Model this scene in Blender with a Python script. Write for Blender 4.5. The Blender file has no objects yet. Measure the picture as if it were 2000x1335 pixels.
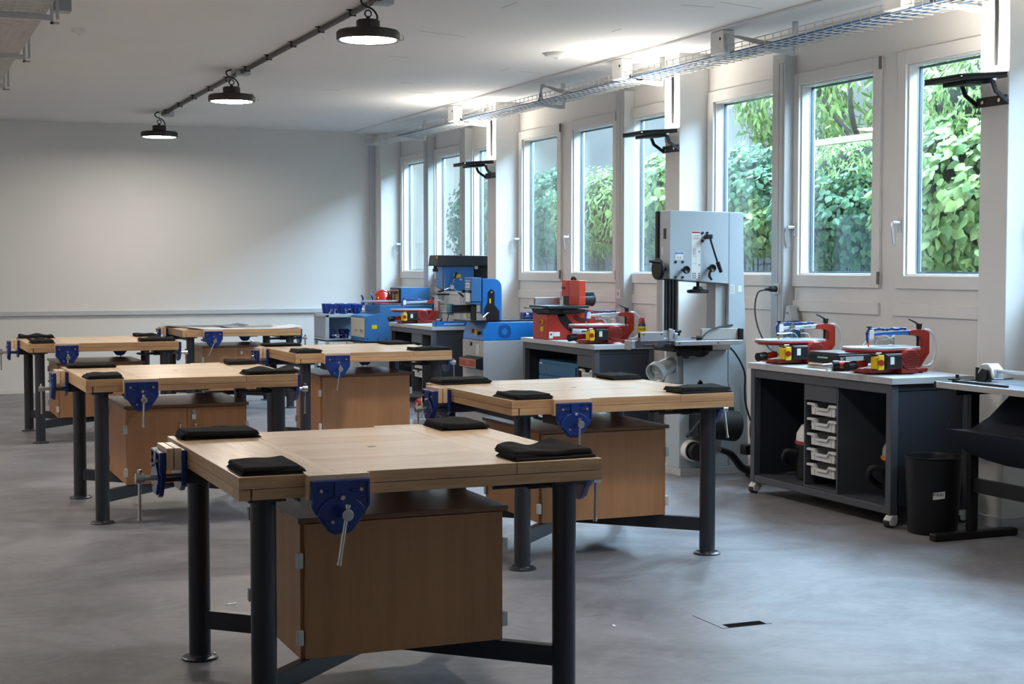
SKY = 1.25; SKYAREA = 4700; EXPOSURE = .82
import bpy, bmesh, math, random
from mathutils import Vector, Matrix
R = math.radians
PI = math.pi
scene = bpy.context.scene
COL = scene.collection

# ------------------------------------------------------------------ materials
MATS = {}
def new_mat(name):
    m = bpy.data.materials.new(name); m.use_nodes = True
    nt = m.node_tree
    return m, nt, nt.nodes['Principled BSDF']

def mat(name, col, rough=.5, metal=0., var=.06, scale=12., bump=0., bscale=150., spec=.5, coat=0.):
    """plain surface with a slight procedural mottling of its own colour"""
    if name in MATS: return MATS[name]
    m, nt, b = new_mat(name)
    N, L = nt.nodes, nt.links
    tc = N.new('ShaderNodeTexCoord')
    no = N.new('ShaderNodeTexNoise'); no.inputs['Scale'].default_value = scale; no.inputs['Detail'].default_value = 4
    L.new(tc.outputs['Object'], no.inputs['Vector'])
    mx = N.new('ShaderNodeMix'); mx.data_type = 'RGBA'
    mx.inputs['A'].default_value = (*[c*(1-var) for c in col], 1)
    mx.inputs['B'].default_value = (*[min(1, c*(1+var)) for c in col], 1)
    L.new(no.outputs['Fac'], mx.inputs['Factor'])
    L.new(mx.outputs['Result'], b.inputs['Base Color'])
    b.inputs['Roughness'].default_value = rough
    b.inputs['Metallic'].default_value = metal
    b.inputs['Specular IOR Level'].default_value = spec
    if coat: b.inputs['Coat Weight'].default_value = coat; b.inputs['Coat Roughness'].default_value = .15
    if bump:
        n2 = N.new('ShaderNodeTexNoise'); n2.inputs['Scale'].default_value = bscale
        L.new(tc.outputs['Object'], n2.inputs['Vector'])
        bp = N.new('ShaderNodeBump'); bp.inputs['Strength'].default_value = bump; bp.inputs['Distance'].default_value = .004
        L.new(n2.outputs['Fac'], bp.inputs['Height']); L.new(bp.outputs['Normal'], b.inputs['Normal'])
    MATS[name] = m
    return m

def wood(name, c1, c2, axis='x', rough=.35, fig=1., stave=0.):
    """wood with its grain running along the given object axis"""
    if name in MATS: return MATS[name]
    m, nt, b = new_mat(name)
    N, L = nt.nodes, nt.links
    tc = N.new('ShaderNodeTexCoord')
    oi = N.new('ShaderNodeObjectInfo')
    ad = N.new('ShaderNodeVectorMath'); ad.operation = 'ADD'
    L.new(tc.outputs['Object'], ad.inputs[0])
    sc = N.new('ShaderNodeVectorMath'); sc.operation = 'SCALE'; sc.inputs['Scale'].default_value = 3.7
    L.new(oi.outputs['Location'], sc.inputs[0]); L.new(sc.outputs['Vector'], ad.inputs[1])
    mp = N.new('ShaderNodeMapping')
    s = {'x': (.55, 9, 9), 'y': (9, .55, 9), 'z': (9, 9, .55)}[axis]
    mp.inputs['Scale'].default_value = s
    L.new(ad.outputs['Vector'], mp.inputs['Vector'])
    n1 = N.new('ShaderNodeTexNoise'); n1.inputs['Scale'].default_value = 1.6; n1.inputs['Detail'].default_value = 5
    n1.inputs['Distortion'].default_value = .6*fig
    L.new(mp.outputs['Vector'], n1.inputs['Vector'])
    mp2 = N.new('ShaderNodeMapping'); mp2.inputs['Scale'].default_value = tuple(v*5 for v in s)
    L.new(ad.outputs['Vector'], mp2.inputs['Vector'])
    n2 = N.new('ShaderNodeTexNoise'); n2.inputs['Scale'].default_value = 2.2; n2.inputs['Detail'].default_value = 6
    L.new(mp2.outputs['Vector'], n2.inputs['Vector'])
    ma = N.new('ShaderNodeMath'); ma.operation = 'MULTIPLY_ADD'; ma.inputs[1].default_value = .35
    L.new(n2.outputs['Fac'], ma.inputs[0]); 
    mb = N.new('ShaderNodeMath'); mb.operation = 'MULTIPLY'; mb.inputs[1].default_value = .75
    L.new(n1.outputs['Fac'], mb.inputs[0]); L.new(mb.outputs['Value'], ma.inputs[2])
    cr = N.new('ShaderNodeValToRGB')
    cr.color_ramp.elements[0].position = .36; cr.color_ramp.elements[0].color = (*c2, 1)
    cr.color_ramp.elements[1].position = .66; cr.color_ramp.elements[1].color = (*c1, 1)
    L.new(ma.outputs['Value'], cr.inputs['Fac'])
    L.new(cr.outputs['Color'], b.inputs['Base Color'])
    b.inputs['Roughness'].default_value = rough
    MATS[name] = m
    return m

def emis(name, col, strength):
    if name in MATS: return MATS[name]
    m = bpy.data.materials.new(name); m.use_nodes = True
    nt = m.node_tree; nt.nodes.clear()
    e = nt.nodes.new('ShaderNodeEmission'); o = nt.nodes.new('ShaderNodeOutputMaterial')
    e.inputs['Color'].default_value = (*col, 1); e.inputs['Strength'].default_value = strength
    nt.links.new(e.outputs[0], o.inputs[0]); MATS[name] = m
    return m

def clear(name, tint=(.96, .98, .98), amount=1., rough=.02):
    """thin clear sheet: straight-through light plus mirror reflection growing at grazing angles"""
    if name in MATS: return MATS[name]
    m = bpy.data.materials.new(name); m.use_nodes = True
    nt = m.node_tree; nt.nodes.clear(); N, L = nt.nodes, nt.links
    t = N.new('ShaderNodeBsdfTransparent'); t.inputs[0].default_value = (*tint, 1)
    g = N.new('ShaderNodeBsdfGlossy'); g.inputs['Roughness'].default_value = rough
    f = N.new('ShaderNodeFresnel'); f.inputs['IOR'].default_value = 1.45
    mu = N.new('ShaderNodeMath'); mu.operation = 'MULTIPLY'; mu.inputs[1].default_value = amount; mu.use_clamp = True
    mix = N.new('ShaderNodeMixShader'); o = N.new('ShaderNodeOutputMaterial')
    ge = N.new('ShaderNodeNewGeometry'); ir = N.new('ShaderNodeMapRange')      # same reflectance from both sides of the sheet
    ir.inputs['To Min'].default_value = 1.45; ir.inputs['To Max'].default_value = 1/1.45
    L.new(ge.outputs['Backfacing'], ir.inputs['Value']); L.new(ir.outputs['Result'], f.inputs['IOR'])
    L.new(f.outputs[0], mu.inputs[0]); L.new(mu.outputs[0], mix.inputs[0])
    L.new(t.outputs[0], mix.inputs[1]); L.new(g.outputs[0], mix.inputs[2]); L.new(mix.outputs[0], o.inputs[0])
    MATS[name] = m
    return m

# ------------------------------------------------------------------ mesh builder
class M:
    def __init__(s): s.v = []; s.f = []; s.mi = []; s.cur = 0
    def _add(s, vs, fs):
        o = len(s.v); s.v += [tuple(p) for p in vs]
        for f in fs: s.f.append([o+i for i in f]); s.mi.append(s.cur)
        return s
    def box(s, x0, x1, y0, y1, z0, z1):
        if x0 > x1: x0, x1 = x1, x0
        if y0 > y1: y0, y1 = y1, y0
        if z0 > z1: z0, z1 = z1, z0
        return s._add([(x0,y0,z0),(x1,y0,z0),(x1,y1,z0),(x0,y1,z0),(x0,y0,z1),(x1,y0,z1),(x1,y1,z1),(x0,y1,z1)],
                      [(3,2,1,0),(4,5,6,7),(0,1,5,4),(1,2,6,5),(2,3,7,6),(3,0,4,7)])
    def cyl(s, p0, p1, r0, r1=None, n=20):
        r1 = r0 if r1 is None else r1
        p0, p1 = Vector(p0), Vector(p1); d = (p1-p0).normalized()
        a = Vector((0,0,1)) if abs(d.z) < .9 else Vector((1,0,0))
        u = d.cross(a).normalized(); w = d.cross(u)
        vs = []
        for p, r in ((p0, r0), (p1, r1)):
            for i in range(n):
                t = 2*PI*i/n; vs.append(p + u*(r*math.cos(t)) + w*(r*math.sin(t)))
        fs = [(i, (i+1) % n, n+(i+1) % n, n+i) for i in range(n)]
        fs += [tuple(range(n-1, -1, -1)), tuple(range(n, 2*n))]
        return s._add(vs, [f[::-1] for f in fs])
    def ring(s, p0, p1, ro, ri, n=28):
        """hollow cylinder"""
        p0, p1 = Vector(p0), Vector(p1); d = (p1-p0).normalized()
        a = Vector((0,0,1)) if abs(d.z) < .9 else Vector((1,0,0))
        u = d.cross(a).normalized(); w = d.cross(u); vs = []
        for p, r in ((p0, ro), (p1, ro), (p1, ri), (p0, ri)):
            for i in range(n):
                t = 2*PI*i/n; vs.append(p + u*(r*math.cos(t)) + w*(r*math.sin(t)))
        fs = []
        for k in range(4):
            for i in range(n):
                a0 = k*n; b0 = ((k+1) % 4)*n
                fs.append((a0+i, b0+i, b0+(i+1) % n, a0+(i+1) % n))
        return s._add(vs, fs)
    def tube(s, pts, r, n=8, smooth=0, closed=False):
        P = [Vector(p) for p in pts]
        if smooth:
            Q = []; m = len(P)
            rng = range(m if closed else m-1)
            for i in rng:
                p0 = P[(i-1) % m] if (closed or i > 0) else P[0]*2-P[1]
                p1 = P[i]; p2 = P[(i+1) % m]
                p3 = P[(i+2) % m] if (closed or i+2 < m) else P[-1]*2-P[-2]
                for k in range(smooth):
                    t = k/smooth
                    Q.append(.5*((2*p1)+(p2-p0)*t+(2*p0-5*p1+4*p2-p3)*t*t+(3*p1-p0-3*p2+p3)*t**3))
            if not closed: Q.append(P[-1])
            P = Q
        m = len(P); vs = []; prev = None
        for i in range(m):
            if closed: d = P[(i+1) % m]-P[i-1]
            else: d = P[min(i+1, m-1)]-P[max(i-1, 0)]
            d.normalize()
            if prev is None:
                a = Vector((0,0,1)) if abs(d.z) < .9 else Vector((1,0,0)); u = d.cross(a).normalized()
            else: u = (prev-d*prev.dot(d)).normalized()
            prev = u; w = d.cross(u)
            rr = r[min(i*len(r)//m, len(r)-1)] if isinstance(r, (list, tuple)) else r
            for k in range(n):
                t = 2*PI*k/n; vs.append(P[i]+u*(rr*math.cos(t))+w*(rr*math.sin(t)))
        fs = []
        for i in range(m if closed else m-1):
            a0 = i*n; b0 = ((i+1) % m)*n
            for k in range(n): fs.append((a0+k, a0+(k+1) % n, b0+(k+1) % n, b0+k))
        if not closed: fs += [tuple(range(n-1, -1, -1)), tuple(range((m-1)*n, m*n))]
        return s._add(vs, fs)
    def prism(s, poly, axis, a0, a1):
        """polygon (list of 2-tuples) extruded along axis; 'y' polygons are (x,z), 'x' are (y,z), 'z' are (x,y)"""
        n = len(poly); f3 = {'y': lambda p, a: (p[0], a, p[1]), 'x': lambda p, a: (a, p[0], p[1]), 'z': lambda p, a: (p[0], p[1], a)}[axis]
        vs = [f3(p, a0) for p in poly]+[f3(p, a1) for p in poly]
        fs = [(i, (i+1) % n, n+(i+1) % n, n+i) for i in range(n)]+[tuple(range(n-1, -1, -1)), tuple(range(n, 2*n))]
        return s._add(vs, fs)
    def lathe(s, prof, c=(0,0,0), axis='z', n=28):
        """profile of (radius, height) turned about an axis through c; ends are closed"""
        vs = []; m = len(prof); c = Vector(c)
        for r, h in prof:
            for i in range(n):
                t = 2*PI*i/n; a, b = max(r, 1e-5)*math.cos(t), max(r, 1e-5)*math.sin(t)
                p = {'z': (a, b, h), 'x': (h, a, b), 'y': (b, h, a)}[axis]
                vs.append(c+Vector(p))
        fs = []
        for k in range(m-1):
            for i in range(n):
                fs.append((k*n+i, k*n+(i+1) % n, (k+1)*n+(i+1) % n, (k+1)*n+i))
        fs += [tuple(range(n-1, -1, -1)), tuple(range((m-1)*n, m*n))]
        return s._add(vs, fs)
    def ball(s, c, rx, ry=None, rz=None, nu=16, nv=10):
        ry = rx if ry is None else ry; rz = rx if rz is None else rz
        vs = []; 
        for j in range(nv+1):
            ph = PI*j/nv
            for i in range(nu):
                t = 2*PI*i/nu
                vs.append((c[0]+rx*math.sin(ph)*math.cos(t)+(1e-6*math.cos(t) if j in (0, nv) else 0), c[1]+ry*math.sin(ph)*math.sin(t)+(1e-6*math.sin(t) if j in (0, nv) else 0), c[2]+rz*math.cos(ph)))
        fs = []
        for j in range(nv):
            for i in range(nu):
                fs.append((j*nu+i, (j+1)*nu+i, (j+1)*nu+(i+1) % nu, j*nu+(i+1) % nu))
        return s._add(vs, fs)
    def xf(s, mtx, start=0):
        for i in range(start, len(s.v)): s.v[i] = tuple(mtx @ Vector(s.v[i]))
        return s
    def build(s, name, mt, parent=None, loc=(0,0,0), rot=(0,0,0), bevel=0., seg=2, angle=35, recalc=True):
        me = bpy.data.meshes.new(name)
        me.from_pydata(s.v, [], s.f)
        mts = mt if isinstance(mt, (list, tuple)) else [mt]
        for k in mts: me.materials.append(k)
        if len(mts) > 1: me.polygons.foreach_set('material_index', s.mi)
        if recalc:
            bm = bmesh.new(); bm.from_mesh(me); bmesh.ops.recalc_face_normals(bm, faces=bm.faces); bm.to_mesh(me); bm.free()
        me.shade_smooth(); me.set_sharp_from_angle(angle=R(angle)); me.update()
        o = bpy.data.objects.new(name, me); COL.objects.link(o)
        o.location = loc; o.rotation_euler = rot
        if parent is not None: o.parent = parent
        if bevel:
            bv = o.modifiers.new('bevel', 'BEVEL'); bv.width = bevel; bv.segments = seg; bv.limit_method = 'ANGLE'; bv.angle_limit = R(40); bv.harden_normals = True
        return o

def tag(o, label, cat, group=None):
    o['label'] = label; o['category'] = cat
    if group: o['group'] = group
    return o
def thing(name, label, cat, loc=(0,0,0), rz=0., group=None):
    o = bpy.data.objects.new(name, None); COL.objects.link(o)
    o.empty_display_size = .1; o.location = loc; o.rotation_euler = (0, 0, rz)
    return tag(o, label, cat, group)
def struct(o): o['kind'] = 'structure'; return o
def dup(o, parent=None):
    c = o.copy(); COL.objects.link(c)
    if parent is not None: c.parent = parent
    for ch in list(o.children): dup(ch, c)
    return c
def text(name, body, size, mt, parent, loc, rot, sx=1., bold=0.):
    cu = bpy.data.curves.new(name, 'FONT'); cu.body = body; cu.size = size; cu.align_x = 'CENTER'; cu.align_y = 'CENTER'
    cu.extrude = .0006; cu.offset = bold; cu.resolution_u = 3
    t = bpy.data.objects.new(name+'_curve', cu); COL.objects.link(t)
    dg = bpy.context.evaluated_depsgraph_get(); dg.update()
    me = bpy.data.meshes.new_from_object(t.evaluated_get(dg))
    bpy.data.objects.remove(t); bpy.data.curves.remove(cu)
    me.name = name; me.materials.clear(); me.materials.append(mt)
    o = bpy.data.objects.new(name, me); COL.objects.link(o); o.parent = parent; o.location = loc; o.rotation_euler = rot; o.scale = (sx, 1, 1)
    return o
FACE_L = (R(90), 0, R(-90))     # lettering readable when looking along +X
FACE_F = (R(90), 0, 0)          # lettering readable when looking along +Y

# palette -------------------------------------------------------------------
WHITE = mat('wall_paint', (.74, .735, .72), .75, var=.02, scale=3, bump=.15, bscale=220)
CEIL = mat('ceiling_paint', (.80, .79, .775), .85, var=.03, scale=2, bump=.1, bscale=180)
FRAMEW = mat('window_paint', (.74, .72, .69), .42, var=.02)
TRIMG = mat('trim_grey', (.50, .53, .56), .5, var=.03)
DUCTG = mat('duct_grey', (.47, .48, .48), .4, .0, var=.02)
STEEL = mat('anthracite_steel', (.022, .025, .034), .33, var=.1)
BENCHG = mat('bench_grey', (.028, .032, .044), .5, var=.06, spec=.3)
BENCHT = mat('bench_top_grey', (.42, .43, .44), .42, var=.03)
BLUE = mat('vise_blue', (.004, .027, .185), .26, var=.12, coat=.3)
MBLUE = mat('machine_blue', (.006, .155, .50), .34, var=.05, coat=.2)
MBLUED = mat('machine_blue_dull', (.035, .15, .36), .42, var=.05)
RED = mat('machine_red', (.36, .022, .012), .35, var=.06, coat=.2)
REDO = mat('machine_orange_red', (.50, .045, .018), .35, var=.05, coat=.2)
BLACK = mat('black_plastic', (.007, .007, .008), .42, var=.15, spec=.35)
BLACKM = mat('black_matt', (.012, .012, .013), .7, var=.2)
RUBBER = mat('rubber_black', (.014, .014, .015), .6, var=.2, bump=.2)
CHROME = mat('bright_steel', (.62, .60, .56), .22, 1., var=.05)
ALU = mat('aluminium', (.62, .65, .68), .3, .9, var=.04)
ZINC = mat('zinc_wire', (.60, .60, .57), .4, .55, var=.08)
LGREY = mat('light_grey_paint', (.50, .54, .56), .4, var=.03)
MGREY = mat('mid_grey_paint', (.33, .35, .37), .42, var=.04)
TRAYW = mat('tray_white', (.62, .63, .62), .35, var=.03)
YEL = mat('signal_yellow', (.75, .50, .01), .4, var=.04)
LABEL = mat('label_white', (.72, .72, .70), .5, var=.03)
INK = mat('ink_dark', (.03, .03, .035), .6)
CLOTH = mat('black_cotton', (.009, .0088, .0085), .9, var=.35, scale=40, bump=.35, bscale=700, spec=.2)
BEECH_X = wood('beech_x', (.79, .59, .395), (.62, .41, .235), 'x', .24)
BEECH_Y = wood('beech_y', (.79, .59, .395), (.62, .41, .235), 'y', .24)
BEECH_Z = wood('beech_z', (.70, .48, .28), (.50, .29, .14), 'z', .35)
EDGE_SHADE_X = wood('beech_edge_shade_x', (.60, .37, .19), (.36, .19, .085), 'x', .36, fig=2.2)  # bench edges: shade put into the browner colour, plus stronger grain
EDGE_SHADE_Y = wood('beech_edge_shade_y', (.60, .37, .19), (.36, .19, .085), 'y', .36, fig=2.2)  # same shaded edge colour, grain along the other axis
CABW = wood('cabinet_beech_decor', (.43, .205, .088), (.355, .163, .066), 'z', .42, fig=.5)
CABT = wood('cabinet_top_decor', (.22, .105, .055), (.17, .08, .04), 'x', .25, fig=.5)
GLASS = clear('window_glass', (.93, .97, .968), 1.0)
CLEARP = clear('clear_plastic', (.86, .90, .90), 2.2, .08)
def milky(name):
    m, nt, b = new_mat(name)
    b.inputs['Base Color'].default_value = (.72, .76, .77, 1); b.inputs['Roughness'].default_value = .18; b.inputs['Alpha'].default_value = .62
    return m
MILKY = milky('milky_plastic')
BENCHF = mat('bench_frame_grey', (.062, .068, .082), .42, var=.06)
HOSE = clear('clear_hose', (.62, .65, .64), 2.5, .25)
# ------------------------------------------------------------------ room shell
H = 3.22; XR = 5.93; XP = 6.20; YB = 18.735; XL = -1.2; YF = -4.9
def floor_mat():
    m, nt, b = new_mat('microcement'); N, L = nt.nodes, nt.links
    tc = N.new('ShaderNodeTexCoord')
    mp = N.new('ShaderNodeMapping'); mp.inputs['Scale'].default_value = (.85, 1.0, 1)
    L.new(tc.outputs['Object'], mp.inputs['Vector'])
    n1 = N.new('ShaderNodeTexNoise'); n1.inputs['Scale'].default_value = 1.3; n1.inputs['Detail'].default_value = 7; n1.inputs['Distortion'].default_value = 1.8; n1.inputs['Roughness'].default_value = .62
    n2 = N.new('ShaderNodeTexNoise'); n2.inputs['Scale'].default_value = 7; n2.inputs['Detail'].default_value = 6; n2.inputs['Distortion'].default_value = 2.5
    L.new(mp.outputs['Vector'], n1.inputs['Vector']); L.new(mp.outputs['Vector'], n2.inputs['Vector'])
    mm = N.new('ShaderNodeMath'); mm.operation = 'MULTIPLY_ADD'; mm.inputs[1].default_value = .35
    L.new(n2.outputs['Fac'], mm.inputs[0]); m2 = N.new('ShaderNodeMath'); m2.operation = 'MULTIPLY'; m2.inputs[1].default_value = .65
    L.new(n1.outputs['Fac'], m2.inputs[0]); L.new(m2.outputs[0], mm.inputs[2])
    cr = N.new('ShaderNodeValToRGB'); e = cr.color_ramp.elements
    e[0].position = .38; e[0].color = (.135, .131, .142, 1); e[1].position = .60; e[1].color = (.245, .240, .258, 1)
    L.new(mm.outputs[0], cr.inputs['Fac']); L.new(cr.outputs['Color'], b.inputs['Base Color'])
    rr = N.new('ShaderNodeMapRange'); rr.inputs['To Min'].default_value = .36; rr.inputs['To Max'].default_value = .58
    L.new(n2.outputs['Fac'], rr.inputs['Value']); L.new(rr.outputs['Result'], b.inputs['Roughness'])
    bp = N.new('ShaderNodeBump'); bp.inputs['Strength'].default_value = .12; bp.inputs['Distance'].default_value = .01
    L.new(n2.outputs['Fac'], bp.inputs['Height']); L.new(bp.outputs['Normal'], b.inputs['Normal'])
    return m
FLOOR = floor_mat()
struct(M().box(XL-.2, XP+.25, YF-.2, YB+.2, -.12, 0).build('floor', FLOOR))
struct(M().box(XL-.2, XP+.25, YF-.2, YB+.2, H, H+.2).build('ceiling', CEIL))
struct(M().box(XL-.2, XP+.25, YB, YB+.2, 0, H).build('wall_back', WHITE))
struct(M().box(XL-.2, XL, YF-.2, YB, 0, H).build('wall_left', WHITE))
struct(M().box(XL-.2, XP+.25, YF-.2, YF, 0, H).build('wall_front', WHITE))

COLS = [6.868-3.853*k for k in range(3, 0, -1)] + [6.868, 10.683, 14.574, 18.45]
# window bays lie on the near side of each column: (near edge of the column that ends the bay, post offset list)
OPEN_W = .885; OZ0, OZ1 = 1.444, 2.812
OFFS = (.10, 1.32, 2.555)
bays = []
for k in range(1, len(COLS)): bays.append(COLS[k])
# wall panels with openings
w = M()
ycur = YF
opens = sorted((c-o-OPEN_W, c-o) for c in bays for o in OFFS)
w.box(XP, XP+.12, YF, YB, 0, OZ0); w.box(XP, XP+.12, YF, YB, OZ1, H)
for a, b_ in opens:
    w.box(XP, XP+.12, ycur, a, OZ0, OZ1); ycur = b_
w.box(XP, XP+.12, ycur, YB, OZ0, OZ1)
struct(w.build('wall_right', FRAMEW))
# concrete columns between the bays
for i, c in enumerate(COLS):
    struct(M().box(XR, XP, c, c+(.235 if c < 18 else YB-18.45), 0, H).build('trim_%d' % (i+1), WHITE, bevel=.008))
n = 0
SILVER = mat('handle_silver', (.72, .73, .74), .25, .8, var=.02)
SPACER = mat('glazing_spacer', (.10, .16, .20), .3, .4)
HINGE = mat('hinge_bronze', (.20, .18, .15), .45, .4)
for c in bays:
    for j, o in enumerate(OFFS):
        y1 = c-o; y0 = y1-OPEN_W; n += 1
        if y1 < 0: continue
        t = bpy.data.objects.new('window_%d' % n, None); COL.objects.link(t); t.location = (XP, y0, OZ0); struct(t)
        h = OZ1-OZ0; W = OPEN_W
        # sash: raised frame in front of the wall panel
        f = M(); s = .085
        f.box(-.022, .0, -s, 0, -s, h+s); f.box(-.022, .0, W, W+s, -s, h+s)
        f.box(-.022, .0, 0, W, -s, 0); f.box(-.022, .0, 0, W, h, h+s)
        g = .012
        f.box(.0, .066, 0, g, 0, h); f.box(.0, .066, W-g, W, 0, h); f.box(.0, .066, g, W-g, 0, g); f.box(.0, .066, g, W-g, h-g, h)
        f.build('window_frame', FRAMEW, t, bevel=.003)
        q = M(); q.box(.070, .074, g-.01, W-g+.01, g-.01, h-g+.01); q.box(.098, .102, g-.01, W-g+.01, g-.01, h-g+.01)
        q.build('glass_pane', GLASS, t)
        sp = M(); e = .014
        sp.box(.076, .096, g, g+e, g, h-g); sp.box(.076, .096, W-g-e, W-g, g, h-g); sp.box(.076, .096, g+e, W-g-e, g, g+e); sp.box(.076, .096, g+e, W-g-e, h-g-e, h-g)
        sp.build('glazing_spacer', SPACER, t)
        hd = M(); hz = .33
        hd.box(-.034, -.022, W+.02, W+.05, hz-.045, hz+.045)
        hd.cyl((-.034, W+.035, hz+.015), (-.085, W+.035, hz+.015), .014)
        hd.tube([(-.085, W+.035, hz+.02), (-.088, W+.036, hz-.01), (-.080, W+.04, hz-.06), (-.068, W+.043, hz-.12)], .009, 8, 4)
        hd.build('window_handle', SILVER, t)
        hi = M()
        for z in (-.06, h+.0): hi.box(-.036, -.02, -s-.012, -s+.006, z, z+.085)
        hi.build('window_hinge', HINGE, t, bevel=.002)
        # rails under the sash
        rl = M(); rl.box(-.018, 0, -s+.01, W+s+.03, -.265, -.185)
        rl.build('sill_rail', FRAMEW, t, bevel=.003)
# vertical cable ducts (floor to ceiling)
def duct(i, y, sockets):
    t = bpy.data.objects.new('trim_%d' % i, None); COL.objects.link(t); t.location = (XP, y, 0); struct(t)
    M().box(-.10, 0, 0, .165, 0, 3.05).build('duct_body', DUCTG, t, bevel=.004)
    l = M(); l.box(-.1035, -.10, .022, .062, .9, 2.98); l.box(-.1035, -.10, .072, .15, 0.02, 2.98); l.build('duct_cover', DUCTG, t, bevel=.001)
    if sockets:
        for z in sockets:
            s_ = M(); s_.box(-.112, -.1035, .045, .125, z, z+.08); s_.build('socket_plate', LABEL, t, bevel=.003)
            h_ = M(); h_.cyl((-.1125, .085, z+.04), (-.111, .085, z+.04), .022); h_.build('socket_insert', MGREY, t)
duct(20, 9.425, (1.30,)); duct(21, 11.985, (1.05, .92, 1.22)); duct(22, 15.91, ()); duct(23, 17.14, ())
# corner duct by the back wall and pinboard rail along the back wall
struct(M().box(5.86, 5.93, YB-.06, YB, 0, 3.08).build('trim_24', TRIMG, bevel=.004))
struct(M().box(XL, 5.86, YB-.035, YB, .918, .972).build('trim_25', TRIMG, bevel=.004))
struct(M().box(XL, 5.93, YB-.014, YB, 0, .055).build('baseboard_back', FRAMEW, bevel=.003))
bb = M()
for c in COLS:
    bb.box(XR-.012, XR, c-.012, c+.247, 0, .06); bb.box(XR, XP, c-.012, c, 0, .06)
struct(bb.build('baseboard_right', LGREY, bevel=.002))
# shallow ceiling moulding along the window wall
struct(M().box(5.62, 6.2, YF, YB, H-.018, H).build('trim_26', CEIL, bevel=.004))

# floor socket box, floor scraps
t = thing('floor_outlet', 'flush floor socket box with dark slot set in the grey floor', 'floor outlet', (3.335, 5.53, 0))
SLOT = mat('slot_dark', (.012, .012, .013), .9, spec=.0)
g_ = M(); g_.box(-.120, -.1165, -.130, .125, -.001, .0008); g_.box(-.1165, .12, -.130, -.126, -.001, .0008); g_.build('lid_gap', SLOT, t)
M().box(-.085, .095, -.122, -.070, -.001, .0012).build('cable_slot', SLOT, t)
M().box(-.085, .095, -.0695, -.0665, .0, .002).build('cable_flap', MGREY, t)
scr = M().prism([(0,0),(.05,.004),(.055,.02),(.02,.022)], 'z', 0, .004)
tag(scr.build('wood_chip', LABEL, loc=(1.40, 6.63, .0005)), 'small pale chip on the floor left of the nearest workbench', 'chip')
tag(M().prism([(0,0),(.012,.0),(.016,.03),(.004,.026)], 'z', 0, .003).build('paper_scrap', LABEL, loc=(2.81, 5.6, .0005)), 'tiny white scrap on the open floor right of the nearest workbench', 'scrap')

# ceiling: hairline marks, smoke detectors
def smoke(x, y, label, q=1.):
    t = thing('smoke_detector', label, 'smoke detector', (x, y, H))
    M().lathe([(.115*q,0),(.115*q,-.010),(.10*q,-.026),(.05*q,-.036),(0,-.038)], n=32).build('detector_housing', LABEL, t)
    M().lathe([(.03*q,-.036),(.026*q,-.046),(.012*q,-.050),(0,-.05)], n=24).build('sensor_cap', LABEL, t)
smoke(5.10, 11.2, 'white round smoke detector on the ceiling near the window side')
smoke(1.39, 11.4, 'white round smoke detector on the ceiling at the far left', .55)
mk = M()
random.seed(4)
for k in range(14):
    x = random.uniform(3.4, 5.4); y = random.uniform(8.5, 16); a = random.choice((0, PI/2, .3)); l = random.uniform(.03, .5)
    st = len(mk.v); mk.box(-l/2, l/2, -.003, .003, -.001, 0); mk.xf(Matrix.Translation((x, y, H-.0005)) @ Matrix.Rotation(a, 4, 'Z'), st)
struct(mk.build('trim_27', mat('ceiling_crack', (.42, .41, .39), .9)))
jb = [(2.94, 9.3), (2.92, 13.2), (2.94, 17.1)]

# conduit with clips along the ceiling
t = thing('ceiling_conduit', 'dark electrical conduit running along the ceiling above the round lamps', 'conduit', (2.97, 0, H))
M().cyl((0, -4.5, -.022), (0, 17.15, -.022), .019, n=12).build('conduit_pipe', mat('conduit_dark', (.055, .052, .050), .5), t)
y = -4.2
while y < 17.1:
    c_ = M(); c_.box(-.023, .023, -.008, .008, -.044, 0); c_.box(-.042, .042, -.004, .004, -.006, 0); c_.build('conduit_clip', BLACK, t, loc=(0, y, 0)); y += .78

# high-bay lamps
LAMP_E = emis('lamp_glow', (1., .90, .80), 70)
def lamp(x, y, label):
    t = thing('high_bay_lamp', label, 'lamp', (x, y, 2.935), 0, 'round black high bay lamps')
    M().lathe([(.165,.012),(.198,0),(.202,.01),(.202,.05),(.19,.062),(.08,.07),(.075,.075),(.075,.125),(.065,.132),(0,.132)], n=48).build('lamp_housing', mat('lamp_black', (.022,.018,.016), .45), t)
    M().lathe([(.178,.006),(.178,.004),(0,.002)], n=48).build('lamp_diffuser', LAMP_E, t)
    a = M(); a.cyl((0,0,.13),(0,0,.155),.012,n=12); a.tube([(.022*math.cos(k*PI/6), 0, .172+.022*math.sin(k*PI/6)) for k in range(12)], .005, 8, closed=True); a.build('lamp_eyelet', BLACK, t)
    a = M(); a.tube([(0,0,.188),(0,0,.265)], .0022, 6); a.tube([(-.012,0,.275),(0,0,.262),(.012,0,.275),(.010,0,.284)], .0022, 6, 4); a.build('hanging_hook', CHROME, t)
    M().tube([(.055,0,.125),(.06,0,.16),(.03,0,.20),(-.03,.0,.225),(-.045,0,.26),(.0,0,.283)], .0065, 8, 5).build('lamp_cable', RUBBER, t)
    a = M(); a.box(.16,.185,-.02,.02,.058,.08); a.tube([(.185,-.03,.045),(.225,-.03,.04),(.225,-.03,.015),(.19,-.03,.01)], .004, 6); a.build('safety_bracket', CHROME, t)
    a = M(); a.box(.05,.16,-.05,.05,.232,.283); a.build('junction_box', LGREY, t, bevel=.006)
lamp(2.91, 9.3, 'nearest and largest of the lit round black ceiling lamps')
lamp(2.885, 13.2, 'lit round black ceiling lamp between the nearest and the farthest one')
lamp(2.925, 17.1, 'farthest lit round black ceiling lamp, near the back wall')
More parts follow.
